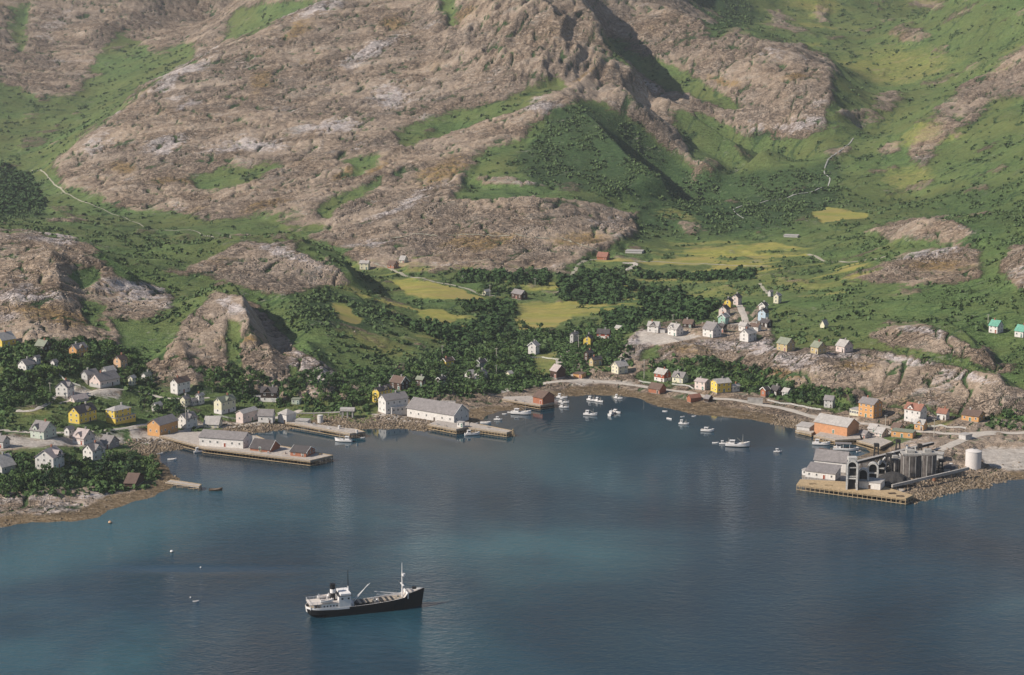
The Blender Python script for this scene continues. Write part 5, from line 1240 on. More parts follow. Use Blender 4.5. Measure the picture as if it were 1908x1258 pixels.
def boat_wheelhouse(o, x, w, l, hh, z, mat=HW):
    b = MB(); b.box(x - l/2, x + l/2, -w/2, w/2, z, z + hh); wh = b.build('wheelhouse', mat, o)
    b = MB(); b.box(x - l/2 - .15, x + l/2 + .25, -w/2 - .12, w/2 + .12, z + hh + .003, z + hh + .12); b.build('roof', mat, wh)
    b = MB(); b.box(x + l/2 - .02, x + l/2 + .03, -w/2 + .15, w/2 - .15, z + hh * .55, z + hh * .85)
    for s_ in (-1, 1): b.box(x - l/2 + .3, x + l/2 - .2, s_ * w/2 - .03, s_ * w/2 + .03, z + hh * .55, z + hh * .85)
    b.build('window', M_GLASS, wh)
def mast(o, x, z, hh, boom=0.0, mat=M_POLE):
    b = MB(); b.tube((x, 0, z), (x, 0, z + hh), 0.13, 0.08, 6); m_ = b.build('mast', mat, o)
    if boom: b = MB(); b.tube((x, 0, z + 0.9), (x - boom, 0.2, z + hh * 0.65), 0.08, 0.06, 5); b.build('boom', mat, m_)
    b = MB()
    for s_ in (-1, 1): b.tube((x, 0, z + hh), (x - 1.2, s_ * 1.1, z - .2), 0.025, n=3)
    b.build('stay', M_STEEL, m_)
def boat(u, v, wpx, hd, label, kind='fishing', hull='white'):
    x, y, _ = on_water(u, v); s = F / depth_at(v, 0); c = math.cos(math.radians(hd))
    L = max(wpx / s / max(abs(c), 0.35), 2.6)
    names = {'fishing': ('fishing_boat', 'fishing boat'), 'motor': ('motor_boat', 'motor boat'), 'row': ('rowing_boat', 'rowing boat')}[kind]
    o = empty(names[0], (x, y, 0), label, names[1], {'fishing': 'fishing boats in the harbour', 'motor': 'small motor boats in the harbour', 'row': 'rowing boats and dinghies'}[kind], math.radians(hd))
    hs, hl = (HW, HD) if hull == 'white' else ((HB, HB) if hull == 'dark' else (HW, HW))
    if kind == 'fishing':
        D_ = 0.13 * L; B = 0.3 * L
        link('hull', hull_mesh('hull', L, B, D_, [hs, hl, DK], 0.55), None, o)
        g_ = D_ * 0.75
        boat_wheelhouse(o, -L * 0.22, B * 0.52, L * 0.2, 2.1, g_)
        b = MB(); b.box(-L * .38, -L * .12, -B * .3, B * .3, g_ - 0.1, g_ + 0.8); b.build('cabin_trunk', HW, o)
        b = MB(); b.box(L * .0, L * .16, -B * .22, B * .22, g_ - .2, g_ + .45); b.build('hatch', HW, o)
        mast(o, L * 0.22, g_, L * 0.42, L * 0.25); mast(o, -L * 0.36, g_, L * 0.26)
    elif kind == 'motor':
        D_ = 0.14 * L; B = 0.34 * L
        link('hull', hull_mesh('hull', L, B, D_, [hs, hl, DK], 0.5, bulwark=0.25), None, o)
        boat_wheelhouse(o, -L * 0.1, B * 0.55, L * 0.26, 1.6, D_ * .7)
        b = MB(); b.box(L * .05, L * .28, -B * .25, B * .25, D_ * .6, D_ + .35); b.build('foredeck_cabin', HW, o)
        mast(o, L * .1, D_, L * .3)
    else:
        D_ = 0.13 * L; B = 0.36 * L
        link('hull', hull_mesh('hull', L, B, D_, [hs, hs if hull != 'white' else HW, DK], 0.5, bulwark=0.3, keel=-0.25, stern=0.6), None, o)
        for t in (-.25, .02, .25): b = MB(); b.box(L * t - .12, L * t + .12, -B * .42, B * .42, D_ - .2, D_ - .14); b.build('thwart', DK, o)
    return o
for a in [(971,772,37,-14,'white fishing boat moored beside the pier with the reddish shed'), (1100,774,25,-16,'white fishing boat lying alone in the middle of the inner harbour'), (1103,747,18,-30,'white fishing boat near the beach, the left of two close together'),
          (1116,749,14,-40,'white fishing boat near the beach, the right of two close together'), (1047,742,20,-20,'fishing boat tied up beside the reddish shed, furthest in of three'), (1050,751,20,-18,'fishing boat beside the reddish shed, middle of three tied together'), (1051,760,18,-15,'fishing boat beside the reddish shed, outermost of three'),
          (1152,743,15,-25,'white fishing boat close under the gravel beach'), (880,811,28,12,'white fishing boat with dark hull under the narrow jetty'), (640,823,32,168,'white fishing boat at the head of the second pier'),
          (1274,791,19,-14,'white fishing boat off the brown beach, nearest the red shed'), (1374,832,44,-10,'largest white fishing boat with dark waterline in the outer harbour'), (1530,829,32,-12,'white fishing boat beside the orange boathouse piles'), (372,843,20,20,'pale fishing boat tied at the root of the long pier')]:
    boat(*a)
for a in [(1318,804,24,-12,'low white motor boat with dark hull right of the brown beach'), (928,783,15,-15,'small white motor boat left of the moored fishing boat'), (1449,843,15,-5,'small motor boat with two white covers in the outer harbour'), (1347,828,14,-12,'white motor boat towed close behind the largest fishing boat'), (1148,770,15,-40,'small white motor boat with its bow towards the beach'), (1139,773,9,70,'tiny white motor boat end on in the inner harbour')]:
    boat(*a, kind='motor')
for a, k in [((905,789,20,-12,'open white boat behind the narrow jetty'), 'w'), ((885,790,10,10,'small white dinghy at the warehouse corner'), 'w'), ((1333,826,12,-10,'white dinghy last in the line behind the largest boat'), 'w'), ((321,857,17,-4,'square ended white dinghy in the cove by the point'), 'w'), ((402,914,25,4,'dark rowing boat off the little footbridge jetty'), 'dark'),
             ((298,846,10,30,'small white dinghy drawn up at the cove shore'), 'w'), ((1247,781,8,-50,'tiny white dinghy off the beach, left of the nearest fishing boat'), 'w'), ((1239,767,9,-20,'tiny white dinghy pulled to the shore below the boathouse'), 'w'), ((1293,776,7,0,'tiny white dinghy at the beach edge under the red shed'), 'w'), ((950,769,9,-20,'white dinghy at the stern of the moored fishing boat'), 'w'), ((940,772,9,-10,'small white skiff beneath the pier with the reddish shed'), 'w'), ((1600,842,9,20,'pale dinghy among the piles behind the workboats'), 'w'), ((1272,777,7,10,'white rowing boat between the shore and the fishing boat'), 'w'), ((676,816,8,5,'small white dinghy just off the second pier head'), 'w')]:
    boat(*a, kind='row', hull='dark' if k == 'dark' else 'all')
# workboat with a canopy frame
x, y, _ = on_water(1576, 839)
o = empty('workboat', (x, y, 0), 'dark workboat with open canopy frame beside the orange boathouse', 'workboat', None, math.radians(-10))
link('hull', hull_mesh('hull', 14, 4.6, 1.5, [HW, HD, DK], 0.25, stern=0.95), None, o)
for sx in (-5, -1.5, 2):
    for sy in (-1.6, 1.6): b = MB(); b.tube((sx, sy, 1), (sx, sy, 3.8), .12); b.build('post', HW, o)
b = MB(); b.box(-6, 3, -2, 2, 3.8, 4.0); b.build('canopy', paint(R_GREY), o); boat_wheelhouse(o, -4, 2.4, 2.6, 2.2, 1.2); b = MB(); b.box(0, 4, -1.2, 1.2, 1, 1.7); b.build('hatch', HD, o)
# buoys
def buoy(u, v, r, label, name='buoy', m=HW):
    x, y, _ = on_water(u, v); o = empty(name, (x, y, 0), label, 'buoy', 'mooring buoys in the bay')
    b = MB(); b.lathe([(r * .4, -.4), (r, 0.0), (r, .5 * r), (r * .75, 1.1 * r), (r * .2, 1.35 * r)], 12); b.build('float', m, o)
    b = MB(); b.lathe([(r * 1.03, 0.02), (r * 1.05, .25 * r), (r * 1.03, .4 * r)], 12); b.build('band', HD, o)
    b = MB(); b.tube((0, 0, 1.3 * r), (0, 0, 1.3 * r + .5), .06); b.build('ring_post', M_STEEL, o)
buoy(320, 1029, 0.75, 'round pale buoy with dark band in the open bay'); buoy(205, 975, 0.9, 'pinkish mooring buoy close off the rocky point', m=paint(PEACH)); buoy(355, 1114, 0.35, 'tiny white float left of the white skiff in the bay'); buoy(374, 1058, 0.4, 'small slim white float between the buoy and the ship')
boat(365, 1121, 9, 8, 'tiny white skiff drifting left of the steamship', 'row', 'all')

# ------------------------------------------------------------------ the steamship
x, y, _ = on_water(680, 1138)
SH = empty('cargo_ship', (x, y, 0), 'black coastal steamship with white superstructure aft, lying in the bay', 'ship', None, math.radians(17.5))
def ship_hull():
    L, B = 49.0, 8.4; n = 40; b = MB(); rows = []
    for i in range(n + 1):
        t = i / n; x = -L/2 + L * t
        if t < 0.12: w = B/2 * (0.35 + 0.65 * math.sqrt(max(0, 1 - ((0.12 - t) / 0.12) ** 2)))
        elif t < 0.7: w = B/2
        else: w = B/2 * max(0.02, 1 - ((t - 0.7) / 0.3) ** 2.2)
        sh = 2.9 + 0.9 * max(0, (0.35 - t) / 0.35) ** 2 + 2.6 * max(0, (t - 0.4) / 0.6) ** 1.7
        if t > 0.83: sh += 1.25
        under = max(0, (0.16 - t) / 0.16)
        rake = 1.2 * max(0, (t - 0.85) / 0.15)
        wl = w * (1 - 0.75 * under)
        prof = [(x + (2.4 * under) - rake * .8, wl * .3 , -2.5 + 2.2 * under), (x + 1.5 * under - rake * .4, max(wl * .93 if t < .75 else w * .8, .02), 0.0 + .6 * under), (x + .4 * under, w * (.98 if t < .75 else .88), sh * .45), (x + rake * .5, w, sh), (x + rake * .6, w, sh + .85), (x + rake * .6, w * .95, sh + .85), (x + rake * .5, w * .95, sh)]
        rows.append(prof)
    q, st = 7, 14
    for prof in rows:
        for (a, w, z) in prof: b.v.append((a, -w, z))
        for (a, w, z) in prof: b.v.append((a, w, z))
    for i in range(n):
        t = (i + .5) / n
        for j in range(q - 1):
            m = (0 if j < 3 else (1 if t < 0.36 or j > 3 else 0))
            a = i * st + j; b.f.append((a, a + st, a + st + 1, a + 1)); b.m.append(m)
            c = i * st + q + j; b.f.append((c, c + 1, c + st + 1, c + st)); b.m.append(m)
        a = i * st + q - 1; c = i * st + 2 * q - 1
        b.f.append((a, a + st, c + st, c)); b.m.append(2 if t < .83 else 3)
    b.f.append(tuple(range(0, 5)) + tuple(q + j for j in reversed(range(5)))); b.m.append(1)
    return b.mesh('hull', [M_BLACK, HW, DK, paint((0.5, 0.44, 0.4), .8, .2, name='forecastle_deck')])
hl = link('hull', ship_hull(), None, SH)
def part(b, name, mat, parent=SH, loc=None): return b.build(name, mat, parent, loc)
b = MB(); b.box(-18.8, -11.6, -3.7, 3.7, 3.0, 5.6); dh = part(b, 'deckhouse', HW)
b = MB(); b.box(-23.6, -11.6, -4.0, 4.0, 5.603, 5.8); part(b, 'boat_deck', paint((0.6, 0.53, 0.48), .8, .15), dh)
for i in range(5):
    for s_ in (-1, 1): b = MB(); b.box(-17.9 + i * 1.3, -17.3 + i * 1.3, s_ * 3.7 - .04, s_ * 3.7 + .04, 4.3, 4.9); part(b, 'porthole', M_GLASS, dh)
for sx in (-23.2, -21.6, -20.2):
    for s_ in (-1, 1): b = MB(); b.tube((sx, s_ * 3.4, 3.4), (sx, s_ * 3.4, 5.6), .12); part(b, 'stanchion', HW)
b = MB(); b.box(-11.597, -6.6, -4.1, 4.1, 2.9, 8.3); br = part(b, 'bridge', HW)
b = MB(); b.box(-11.9, -6.2, -4.3, 4.3, 8.303, 8.5); part(b, 'roof', paint((0.05, 0.05, 0.055), .8), br)
b = MB(); b.box(-10.9, -6.597, -4.15, 4.15, 8.503, 9.3); part(b, 'open_bridge', HW, br)
for i in range(4): b = MB(); b.box(-6.62, -6.55, -3.3 + i * 1.8, -2.2 + i * 1.8, 6.8, 7.6); part(b, 'window', M_GLASS, br)
for sx in (-10.6, -8.0): b = MB(); b.box(sx, sx + .8, -4.14, -4.08, 6.9, 7.6); part(b, 'window', M_GLASS, br)
b = MB(); b.lathe([(1.15, 5.8), (1.12, 9.0)], 18, c=(-13.2, 0)); fn = part(b, 'funnel', M_BLACK)
b = MB(); b.lathe([(1.14, 9.003), (1.12, 10.7)], 18, c=(-13.25, 0)); part(b, 'white_band', HW, fn)
b = MB(); b.lathe([(1.15, 10.703), (1.13, 12.6), (1.2, 12.75), (1.0, 12.8)], 18, c=(-13.3, 0)); part(b, 'funnel_top', M_BLACK, fn)
for s_ in (-1, 1):
    lb = link('lifeboat', hull_mesh('lifeboat', 5.4, 1.7, .8, [HW, HW, paint((0.6, 0.5, 0.42))], .4, stern=.6, keel=-.2), None, SH, (-16.4, s_ * 3.2, 6.4))
    for sx in (-18.4, -14.4): b = MB(); b.tube((sx, s_ * 2.5, 5.8), (sx, s_ * 2.6, 7.6), .1); b.tube((sx, s_ * 2.6, 7.6), (sx, s_ * 3.4, 7.9), .1); part(b, 'davit', HW)
for sx, sy in ((-11.0, 1.6), (-11.0, -1.6), (-15.4, .9)): b = MB(); b.tube((sx, sy, 5.6), (sx, sy, 7.4), .25); b.tube((sx, sy, 7.3), (sx + .6, sy, 7.7), .4, .5, 8); part(b, 'ventilator', HW)
b = MB(); b.tube((-6.9, 0, 8.5), (-6.9, 0, 11.2), .3, .22, 8); mm = part(b, 'mizzen_mast', HW); b = MB(); b.tube((-6.9, 0, 11.2), (-6.9, 0, 18.0), .2, .09, 6); part(b, 'topmast', M_BLACK, mm)
b = MB(); b.tube((15.8, 0, 4.5), (15.8, 0, 14.4), .36, .26, 8); fm = part(b, 'foremast', HW); b = MB(); b.tube((15.8, 0, 14.4), (15.8, 0, 19.0), .2, .1, 6); part(b, 'topmast', HW, fm)
b = MB(); b.lathe([(.5, 13.0), (.75, 13.4), (.75, 14.3), (.68, 14.3)], 10, c=(16.4, 0)); part(b, 'crow_nest', HW, fm)
b = MB(); b.box(15.5, 16.1, -2.4, 2.4, 9.6, 9.9); part(b, 'crosstree', HW, fm)
for s_, tip in ((-1, (0.9, -2.2, 11.8)), (1, (2.6, 1.6, 11.0))): b = MB(); b.tube((-5.2, s_ * 1.0, 4.2), tip, .15, .11, 6); part(b, 'derrick', HW)
for s_ in (-1, 1): b = MB(); b.tube((15.4, s_ * .8, 5.6), (4.6, s_ * 2.0, 7.2), .18, .14, 6); part(b, 'derrick', HW)
b = MB(); b.box(-5.9, -4.9, -1.6, 1.6, 2.9, 4.4); part(b, 'winch_house', HW)
for x0, x1 in ((-4.0, 2.6), (6.4, 13.0)):
    b = MB(); b.box(x0, x1, -2.5, 2.5, 2.95, 4.1); hc = part(b, 'hatch_coaming', HD)
    for i in range(6): b = MB(); a = x0 + (x1 - x0) * i / 6; b.box(a + .05, a + (x1 - x0) / 6 - .05, -2.6, 2.6, 4.103, 4.35 + .05 * (i % 2)); part(b, 'hatch_board', DK if i % 2 else HD, hc)
for sx, sy in ((4.3, -1.4), (4.3, 1.4), (5.2, 0), (14.4, -1.6), (14.4, 1.6)): b = MB(); b.tube((sx, sy - .7, 4.1), (sx, sy + .7, 4.1), .5, n=10); b.box(sx - .6, sx + .6, sy - .8, sy + .8, 3.2, 3.7); part(b, 'winch', M_STEEL if sy else HW)
b = MB(); b.box(17.2, 17.6, -3.3, 3.3, 4.4, 6.9); part(b, 'forecastle_bulkhead', HW)
b = MB(); b.box(20.0, 21.6, -.7, .7, 7.4, 8.3); b.tube((20.8, -1, 8), (20.8, 1, 8), .4, n=8); part(b, 'windlass', HD)
for i in range(9):
    for s_ in (-1, 1): b = MB(); b.tube((-23.4 + i * 1.45, s_ * 3.95, 5.8), (-23.4 + i * 1.45, s_ * 3.95, 6.8), .05, n=4); part(b, 'rail_post', HW)
for s_ in (-1, 1): b = MB(); b.beam((-23.6, s_ * 3.95, 6.8), (-11.7, s_ * 3.95, 6.8), .1, .1); b.beam((-23.6, s_ * 3.95, 6.3), (-11.7, s_ * 3.95, 6.3), .07, .07); part(b, 'rail', HW)
b = MB(); b.beam((-23.6, -3.9, 6.8), (-23.6, 3.9, 6.8), .1, .1); part(b, 'rail', HW)
rg = MB()
for s_ in (-1, 1):
    for q_ in ((12.6, 3.9), (14.2, 3.9)): rg.tube((15.8, 0, 14), (q_[0], s_ * q_[1], 5.2), .035, n=3)
    rg.tube((-6.9, 0, 17), (-10.5, s_ * 3.8, 8.6), .035, n=3)
rg.tube((15.8, 0, 15), (24.6, 0, 8.6), .035, n=3); rg.tube((15.8, 0, 18), (-6.9, 0, 17), .03, n=3); part(rg, 'rigging', M_STEEL)
# ------------------------------------------------------------------ roads and paths laid on the ground
M_ROAD = paint((0.5, 0.44, 0.38), 0.95, 0.2, 0.35, name='gravel_road'); M_PATH = paint((0.36, 0.33, 0.25), 0.95, 0.25, 0.35, name='worn_path'); M_STREAM = paint((0.4, 0.39, 0.35), 0.6, 0.3, 0.3, name='stony_stream')
def road(label, px, width, name='road', mat=None, lift=0.22, level=True, widths=None):
    global Z
    pts = []
    for u, v in px: x, y, z, t = hit(u, v); pts.append((x, y))
    P2 = []
    for i in range(len(pts) - 1):       # Catmull-Rom, about every 2 m
        p0, p1, p2, p3 = pts[max(i - 1, 0)], pts[i], pts[i + 1], pts[min(i + 2, len(pts) - 1)]
        n = max(2, int(math.hypot(p2[0] - p1[0], p2[1] - p1[1]) / 2.0))
        for k in range(n):
            t = k / n; P2.append(tuple(0.5 * (2 * p1[a] + (p2[a] - p0[a]) * t + (2 * p0[a] - 5 * p1[a] + 4 * p2[a] - p3[a]) * t * t + (3 * p1[a] - p0[a] - 3 * p2[a] + p3[a]) * t ** 3) for a in (0, 1)))
    P2.append(pts[-1]); A = np.array(P2)
    zc_ = sample(A[:, 0], A[:, 1]); w_ = np.ones(9) / 9
    zs = np.convolve(np.pad(zc_, 4, mode='edge'), w_, 'valid') if len(zc_) > 12 else zc_
    zs = np.maximum(zs, 0.8); lift = lift + (0.4 if A[:, 1].mean() > 1650 else 0.0)
    if level:                            # cut and fill the ground to the road's own line
        m = (X > A[:, 0].min() - 15) & (X < A[:, 0].max() + 15) & (Y > A[:, 1].min() - 15) & (Y < A[:, 1].max() + 15)
        d, s_, al = seg_dist(X[m], Y[m], [tuple(a) for a in A[::3]] + [tuple(A[-1])])
        zz = np.interp(al, np.linspace(0, 1, len(A)), zs)
        k = sstep(width * 0.5 + 6, width * 0.5 + 0.8, d)
        Z[m] = np.where(Z[m] > 0.2, Z[m] * (1 - k) + zz * k, Z[m])
    T_ = np.gradient(A, axis=0); T_ /= np.linalg.norm(T_, axis=1)[:, None] + 1e-9
    N = np.stack([-T_[:, 1], T_[:, 0]], 1)
    vs = []; nw = 5
    wid = np.full(len(A), width) if widths is None else np.interp(np.linspace(0, 1, len(A)), np.linspace(0, 1, len(widths)), widths)
    wid = wid * (1 + 0.16 * noise(A[:, 0] / 9, A[:, 1] / 9, 66))
    for j in range(nw):
        o_ = (j / (nw - 1) - 0.5)
        q = A + N * (wid * o_)[:, None]
        vs.append(np.stack([q[:, 0], q[:, 1], np.maximum(sample(q[:, 0], q[:, 1]), zs - 0.3) + lift - (0.12 if j in (0, nw - 1) else 0)], 1))
    V_ = np.stack(vs, 1).reshape(-1, 3); n = len(A)
    idx = np.arange(n * nw).reshape(n, nw)
    fc = np.stack([idx[:-1, :-1], idx[:-1, 1:], idx[1:, 1:], idx[1:, :-1]], -1).reshape(-1, 4)
    o = structure(link(name, np_mesh(name, V_, fc, smooth=True), mat or M_ROAD)); o['label'] = label
ROADS = [('gravel road round the head of the harbour', [(930,731),(965,722),(1010,716),(1060,711),(1100,710),(1150,714),(1205,721),(1250,728),(1300,734),(1370,744),(1450,760),(1520,778),(1590,788),(1650,796),(1720,803),(1800,808),(1860,807),(1908,806),(2000,806)], 6.0, 'road', None),
         ('gravel lane curving up from the harbour between lawns', [(1090,709),(1070,701),(1052,690),(1042,676),(1045,664),(1057,654),(1068,646),(1076,636)], 4.6, 'road', None),
         ('pale street between the houses on the plateau', [(1376,566),(1382,580),(1388,596),(1392,608),(1398,622)], 5.0, 'road', None),
         ('short street joining the plateau houses', [(1360,604),(1385,603),(1405,600)], 3.5, 'road', None),
         ('village road past the yellow houses to the quay', [(-30,800),(60,806),(130,806),(200,802),(240,797),(275,792),(320,806),(350,801),(380,794),(440,795),(520,778),(560,764)], 4.5, 'road', None),
         ('upper village road', [(110,752),(160,732),(230,728),(270,735),(320,742),(390,740)], 3.2, 'road', None),
         ('village track bending through the dark trees', [(30,766),(60,765),(90,752),(105,738),(118,722)], 2.6, 'path', None),
         ('farm track beside the hay meadow', [(700,490),(718,497),(742,508),(768,517),(805,524),(850,533),(895,549),(925,553)], 3.2, 'path', M_PATH),
         ('pale ramp road down to the plant', [(1748,840),(1770,830),(1795,820),(1818,812),(1850,808)], 6.0, 'road', None),
         ('pale line of a path across the far slope', [(60,318),(110,350),(160,378),(210,400),(260,418),(310,430),(380,440),(430,444)], 1.5, 'path', M_PATH),
         ('pale track along the foot of the mountain', [(720,442),(800,440),(900,441),(1000,444),(1050,446),(1100,462),(1130,474)], 1.3, 'path', M_PATH),
         ('track from the red hut down the stony slope', [(1125,481),(1095,485),(1075,498),(1066,512),(1055,528),(1040,545)], 3.0, 'path', M_PATH),
         ('loop of bare gravel bank above the valley wood', [(1118,506),(1145,507),(1170,502),(1183,492),(1160,490)], 5.0, 'path', None),
         ('path along the edge of the bog', [(1180,486),(1230,488),(1290,492),(1350,494),(1430,496)], 2.4, 'path', M_PATH),
         ('track curving through the valley scrub', [(1505,474),(1530,484),(1570,488),(1620,484),(1650,478)], 3.0, 'path', M_PATH),
         ('track from the lone cream house up the valley', [(1436,552),(1424,540),(1416,528)], 2.6, 'path', M_PATH),
         ('mountain stream winding down the upper valley', [(1590,258),(1560,285),(1542,300),(1536,322),(1546,338),(1520,355),(1470,368),(1420,378),(1375,387),(1368,394),(1386,408)], 1.3, 'stream', M_STREAM)]
for lab, px, w, nm, mt in ROADS: road(lab, px, w, nm, mt, level=nm == 'road')
build_terrain(); build_water()

# ------------------------------------------------------------------ shore stones, scrub and trees
rng = np.random.RandomState(11)
def scatter(templates, px, py, pz, size, name, mat, label, squash=1.0, kind='stuff'):
    """many small clumps joined to one mesh"""
    n = len(px); rot = rng.rand(n) * 2 * np.pi; pick = rng.randint(0, len(templates), n); allv = []; allf = []; off = 0
    for ti, (tv, tf) in enumerate(templates):
        m = pick == ti; k = m.sum()
        if not k: continue
        c, s = np.cos(rot[m])[:, None], np.sin(rot[m])[:, None]; sc = size[m][:, None]
        vx = (tv[None, :, 0] * c - tv[None, :, 1] * s) * sc + px[m][:, None]
        vy = (tv[None, :, 0] * s + tv[None, :, 1] * c) * sc + py[m][:, None]
        vz = tv[None, :, 2] * sc * squash + pz[m][:, None]
        allv.append(np.stack([vx, vy, vz], -1).reshape(-1, 3))
        allf.append((tf[None] + (np.arange(k) * len(tv))[:, None, None] + off).reshape(-1, tf.shape[1])); off += k * len(tv)
    o = link(name, np_mesh(name, np.concatenate(allv), np.concatenate(allf)), mat)
    o['kind'] = kind; o['label'] = label
    return o
def leaf_clump(n, seed, rad=1.0, hgt=1.0, leaf=0.5):
    r = np.random.RandomState(seed); v = []; f = []
    for i in range(n):
        d = r.normal(size=3); d /= np.linalg.norm(d); d[2] = abs(d[2]) * 1.0
        c = d * np.array([rad, rad, hgt]) * r.uniform(0.55, 1.0)
        nrm = d + r.normal(size=3) * 0.45; nrm /= np.linalg.norm(nrm)
        a = np.cross(nrm, r.normal(size=3)); a /= np.linalg.norm(a); b_ = np.cross(nrm, a)
        w = leaf * r.uniform(0.7, 1.3)
        k = len(v); v += [c - a * w - b_ * w * .7, c + a * w - b_ * w * .6, c + a * w * .5 + b_ * w, c - a * w * .7 + b_ * w * .8]; f.append((k, k + 1, k + 2, k + 3))
    return np.array(v), np.array(f)
def stone(seed):
    r = np.random.RandomState(seed); v = []; n = 6
    for z_, q in ((-0.4, 0.8), (0.2, 1.0), (0.6, 0.55)):
        for i in range(n):
            a = 2 * np.pi * i / n + r.uniform(-.2, .2); w = q * r.uniform(.75, 1.15); v.append((w * math.cos(a), w * math.sin(a) * .75, z_ * r.uniform(.8, 1.2)))
    f = []
    for j in range(2):
        for i in range(n): i2 = (i + 1) % n; f.append((j * n + i, j * n + i2, (j + 1) * n + i2, (j + 1) * n + i))
    f += [(12, 13, 14, 15), (12, 15, 16, 17)]
    return np.array(v), np.array(f)
def picks(weight, n):
    w = weight.ravel(); dA = (np.exp(2 * LD)).ravel(); p = w * dA; p = p / p.sum()
    i = rng.choice(len(p), n, p=p); r, c = np.unravel_index(i, weight.shape)
    r2 = np.clip(r + rng.rand(n) - .5, 0, NR - 1.01); c2 = np.clip(c + rng.rand(n) - .5, 0, NC - 1.01)
    th = TH0 + (TH1 - TH0) * c2 / (NC - 1); ld = LD0 + (LD1 - LD0) * r2 / (NR - 1)
    x = np.sin(th) * np.exp(ld); y = np.cos(th) * np.exp(ld)
    return x, y, sample(x, y)
def clear_of(x, y, extra=0.0):
    ok = np.ones(len(x), bool)
    for (a, b_, r) in PLACES: ok &= np.hypot(x - a, y - b_) > r + extra
    return ok
inview = (U > -120) & (U < 2030) & (V > -60)
# stones along the shore and under the quays
riprap = np.zeros(X.shape)
for p in [[(400,790),(560,788),(560,806),(400,812)], [(590,775),(830,775),(830,806),(590,806)], [(240,815),(375,822),(375,838),(240,845)], [(1690,880),(1830,862),(1900,890),(1830,915),(1690,940)], [(1440,775),(1500,790),(1500,802),(1440,792)]]: riprap = np.maximum(riprap, area(p, 6))
w = ((SD > -1.5) & (SD < 26) & inview) * (0.03 + 1.3 * riprap)
x, y, z = picks(w, 8000); 
scatter([stone(i) for i in range(5)], x, y, z, rng.uniform(0.2, 1.0, len(x)) ** 1.6, 'shore_stones', paint((0.3, 0.23, 0.165), 0.95, 0.55, 0.3, name='shore_stone'), 'brown and grey boulders along the tide line')
w = ((SD > 40) & inview & (Y < 1900)) * (sstep(0.5, 1, rock) * sstep(0.2, .6, fbm(X / 40, Y / 40, 3, 33)))
x, y, z = picks(w, 4200)
scatter([stone(i) for i in range(5)], x, y, z, rng.uniform(0.3, 1.2, len(x)) ** 1.4, 'loose_rocks', paint((0.34, 0.27, 0.22), 0.95, 0.35, 0.4, name='loose_rock'), 'loose boulders on the bare knolls')
M_LEAF = foliage('birch_leaves', (0.018, 0.04, 0.014), (0.085, 0.14, 0.045)); M_SCRUB = foliage('scrub_leaves', (0.02, 0.04, 0.016), (0.1, 0.145, 0.055)); M_FAR = foliage('slope_leaves', (0.045, 0.075, 0.028), (0.12, 0.17, 0.065))
# low scrub over the green ground
flatm = np.max(np.array(fields), axis=0)
den = inview * (SD > 12) * np.clip(veg0 - 0.35, 0, 1) * (0.1 + 1.3 * scrub) * (1 - flatm) * (1 - gravel) * (1 - 0.75 * yellow)
den = den * np.clip(0.5 + 1.3 * fbm(X / 35, Y / 35, 3, 99), 0.03, 1.6)
nearm = (Y < 1700)
x, y, z = picks(den * nearm, 15000); ok = clear_of(x, y, 1.0)
scatter([leaf_clump(9, i, 1.0, 1.0, 0.5) for i in range(6)], x[ok], y[ok], z[ok], 0.45 + 1.9 * rng.rand(ok.sum()) ** 2.4, 'scrub', M_SCRUB, 'low birch scrub and bushes over the valley floor')
x, y, z = picks(den * (~nearm) * (0.22 + scrub), 17000)
scatter([leaf_clump(7, 20 + i, 1.0, 0.8, 0.6) for i in range(6)], x, y, z, 0.6 + 2.2 * rng.rand(len(x)) ** 2.5, 'slope_scrub', M_FAR, 'low scrub on the green mountain slopes')
# woods too far off to tell the trees apart
w = np.zeros(X.shape)
for p in [[(1040,520),(1100,512),(1170,520),(1180,555),(1100,566),(1045,558)], [(1100,575),(1180,570),(1200,590),(1180,615),(1120,610)], [(1180,508),(1400,508),(1400,518),(1180,518)], [(0,310),(60,330),(80,380),(0,400)], [(860,510),(1020,512),(1020,530),(860,526)], [(700,585),(860,610),(900,600),(950,590),(940,625),(860,650)], [(850,555),(960,565),(950,590),(870,580)], [(1190,540),(1260,540),(1340,575),(1300,600),(1200,590)]]: w = np.maximum(w, area(p, 4))
x, y, z = picks(w * inview * (1 - flatm), 3000); ok = clear_of(x, y, 2.0)
scatter([leaf_clump(16, 40 + i, 1.0, 1.25, 0.42) for i in range(6)], x[ok], y[ok], z[ok] + .3, rng.uniform(1.8, 3.6, ok.sum()), 'far_wood', M_LEAF, 'dark birch woods out in the valley')
# bracken between the village trees
vil = np.zeros(X.shape)
for p in [[(0,640),(150,632),(270,650),(300,760),(200,700),(100,700),(0,790)], [(0,850),(130,860),(310,850),(320,885),(200,900),(0,915)], [(0,885),(140,892),(290,882),(285,900),(190,922),(100,932),(0,938)], [(640,690),(760,690),(870,630),(1080,615),(1165,600),(1170,690),(1010,712),(870,745),(700,740)], [(350,690),(480,700),(520,720),(600,690),(690,740),(690,770),(590,765),(440,750)], [(1190,680),(1300,668),(1420,690),(1570,740),(1560,765),(1380,725),(1290,705)], [(1820,780),(1908,770),(1908,800),(1830,800)]]: vil = np.maximum(vil, area(p, 5))
x, y, z = picks(vil * inview * (SD > 8) * (1 - gravel) * (1 - flatm), 7000); ok = clear_of(x, y, 0.8)
scatter([leaf_clump(14, 60 + i, 1.0, 1.1, 0.42) for i in range(6)], x[ok], y[ok], z[ok], 0.6 + 2.2 * rng.rand(ok.sum()) ** 2, 'undergrowth', M_LEAF, 'dense undergrowth between the village trees')

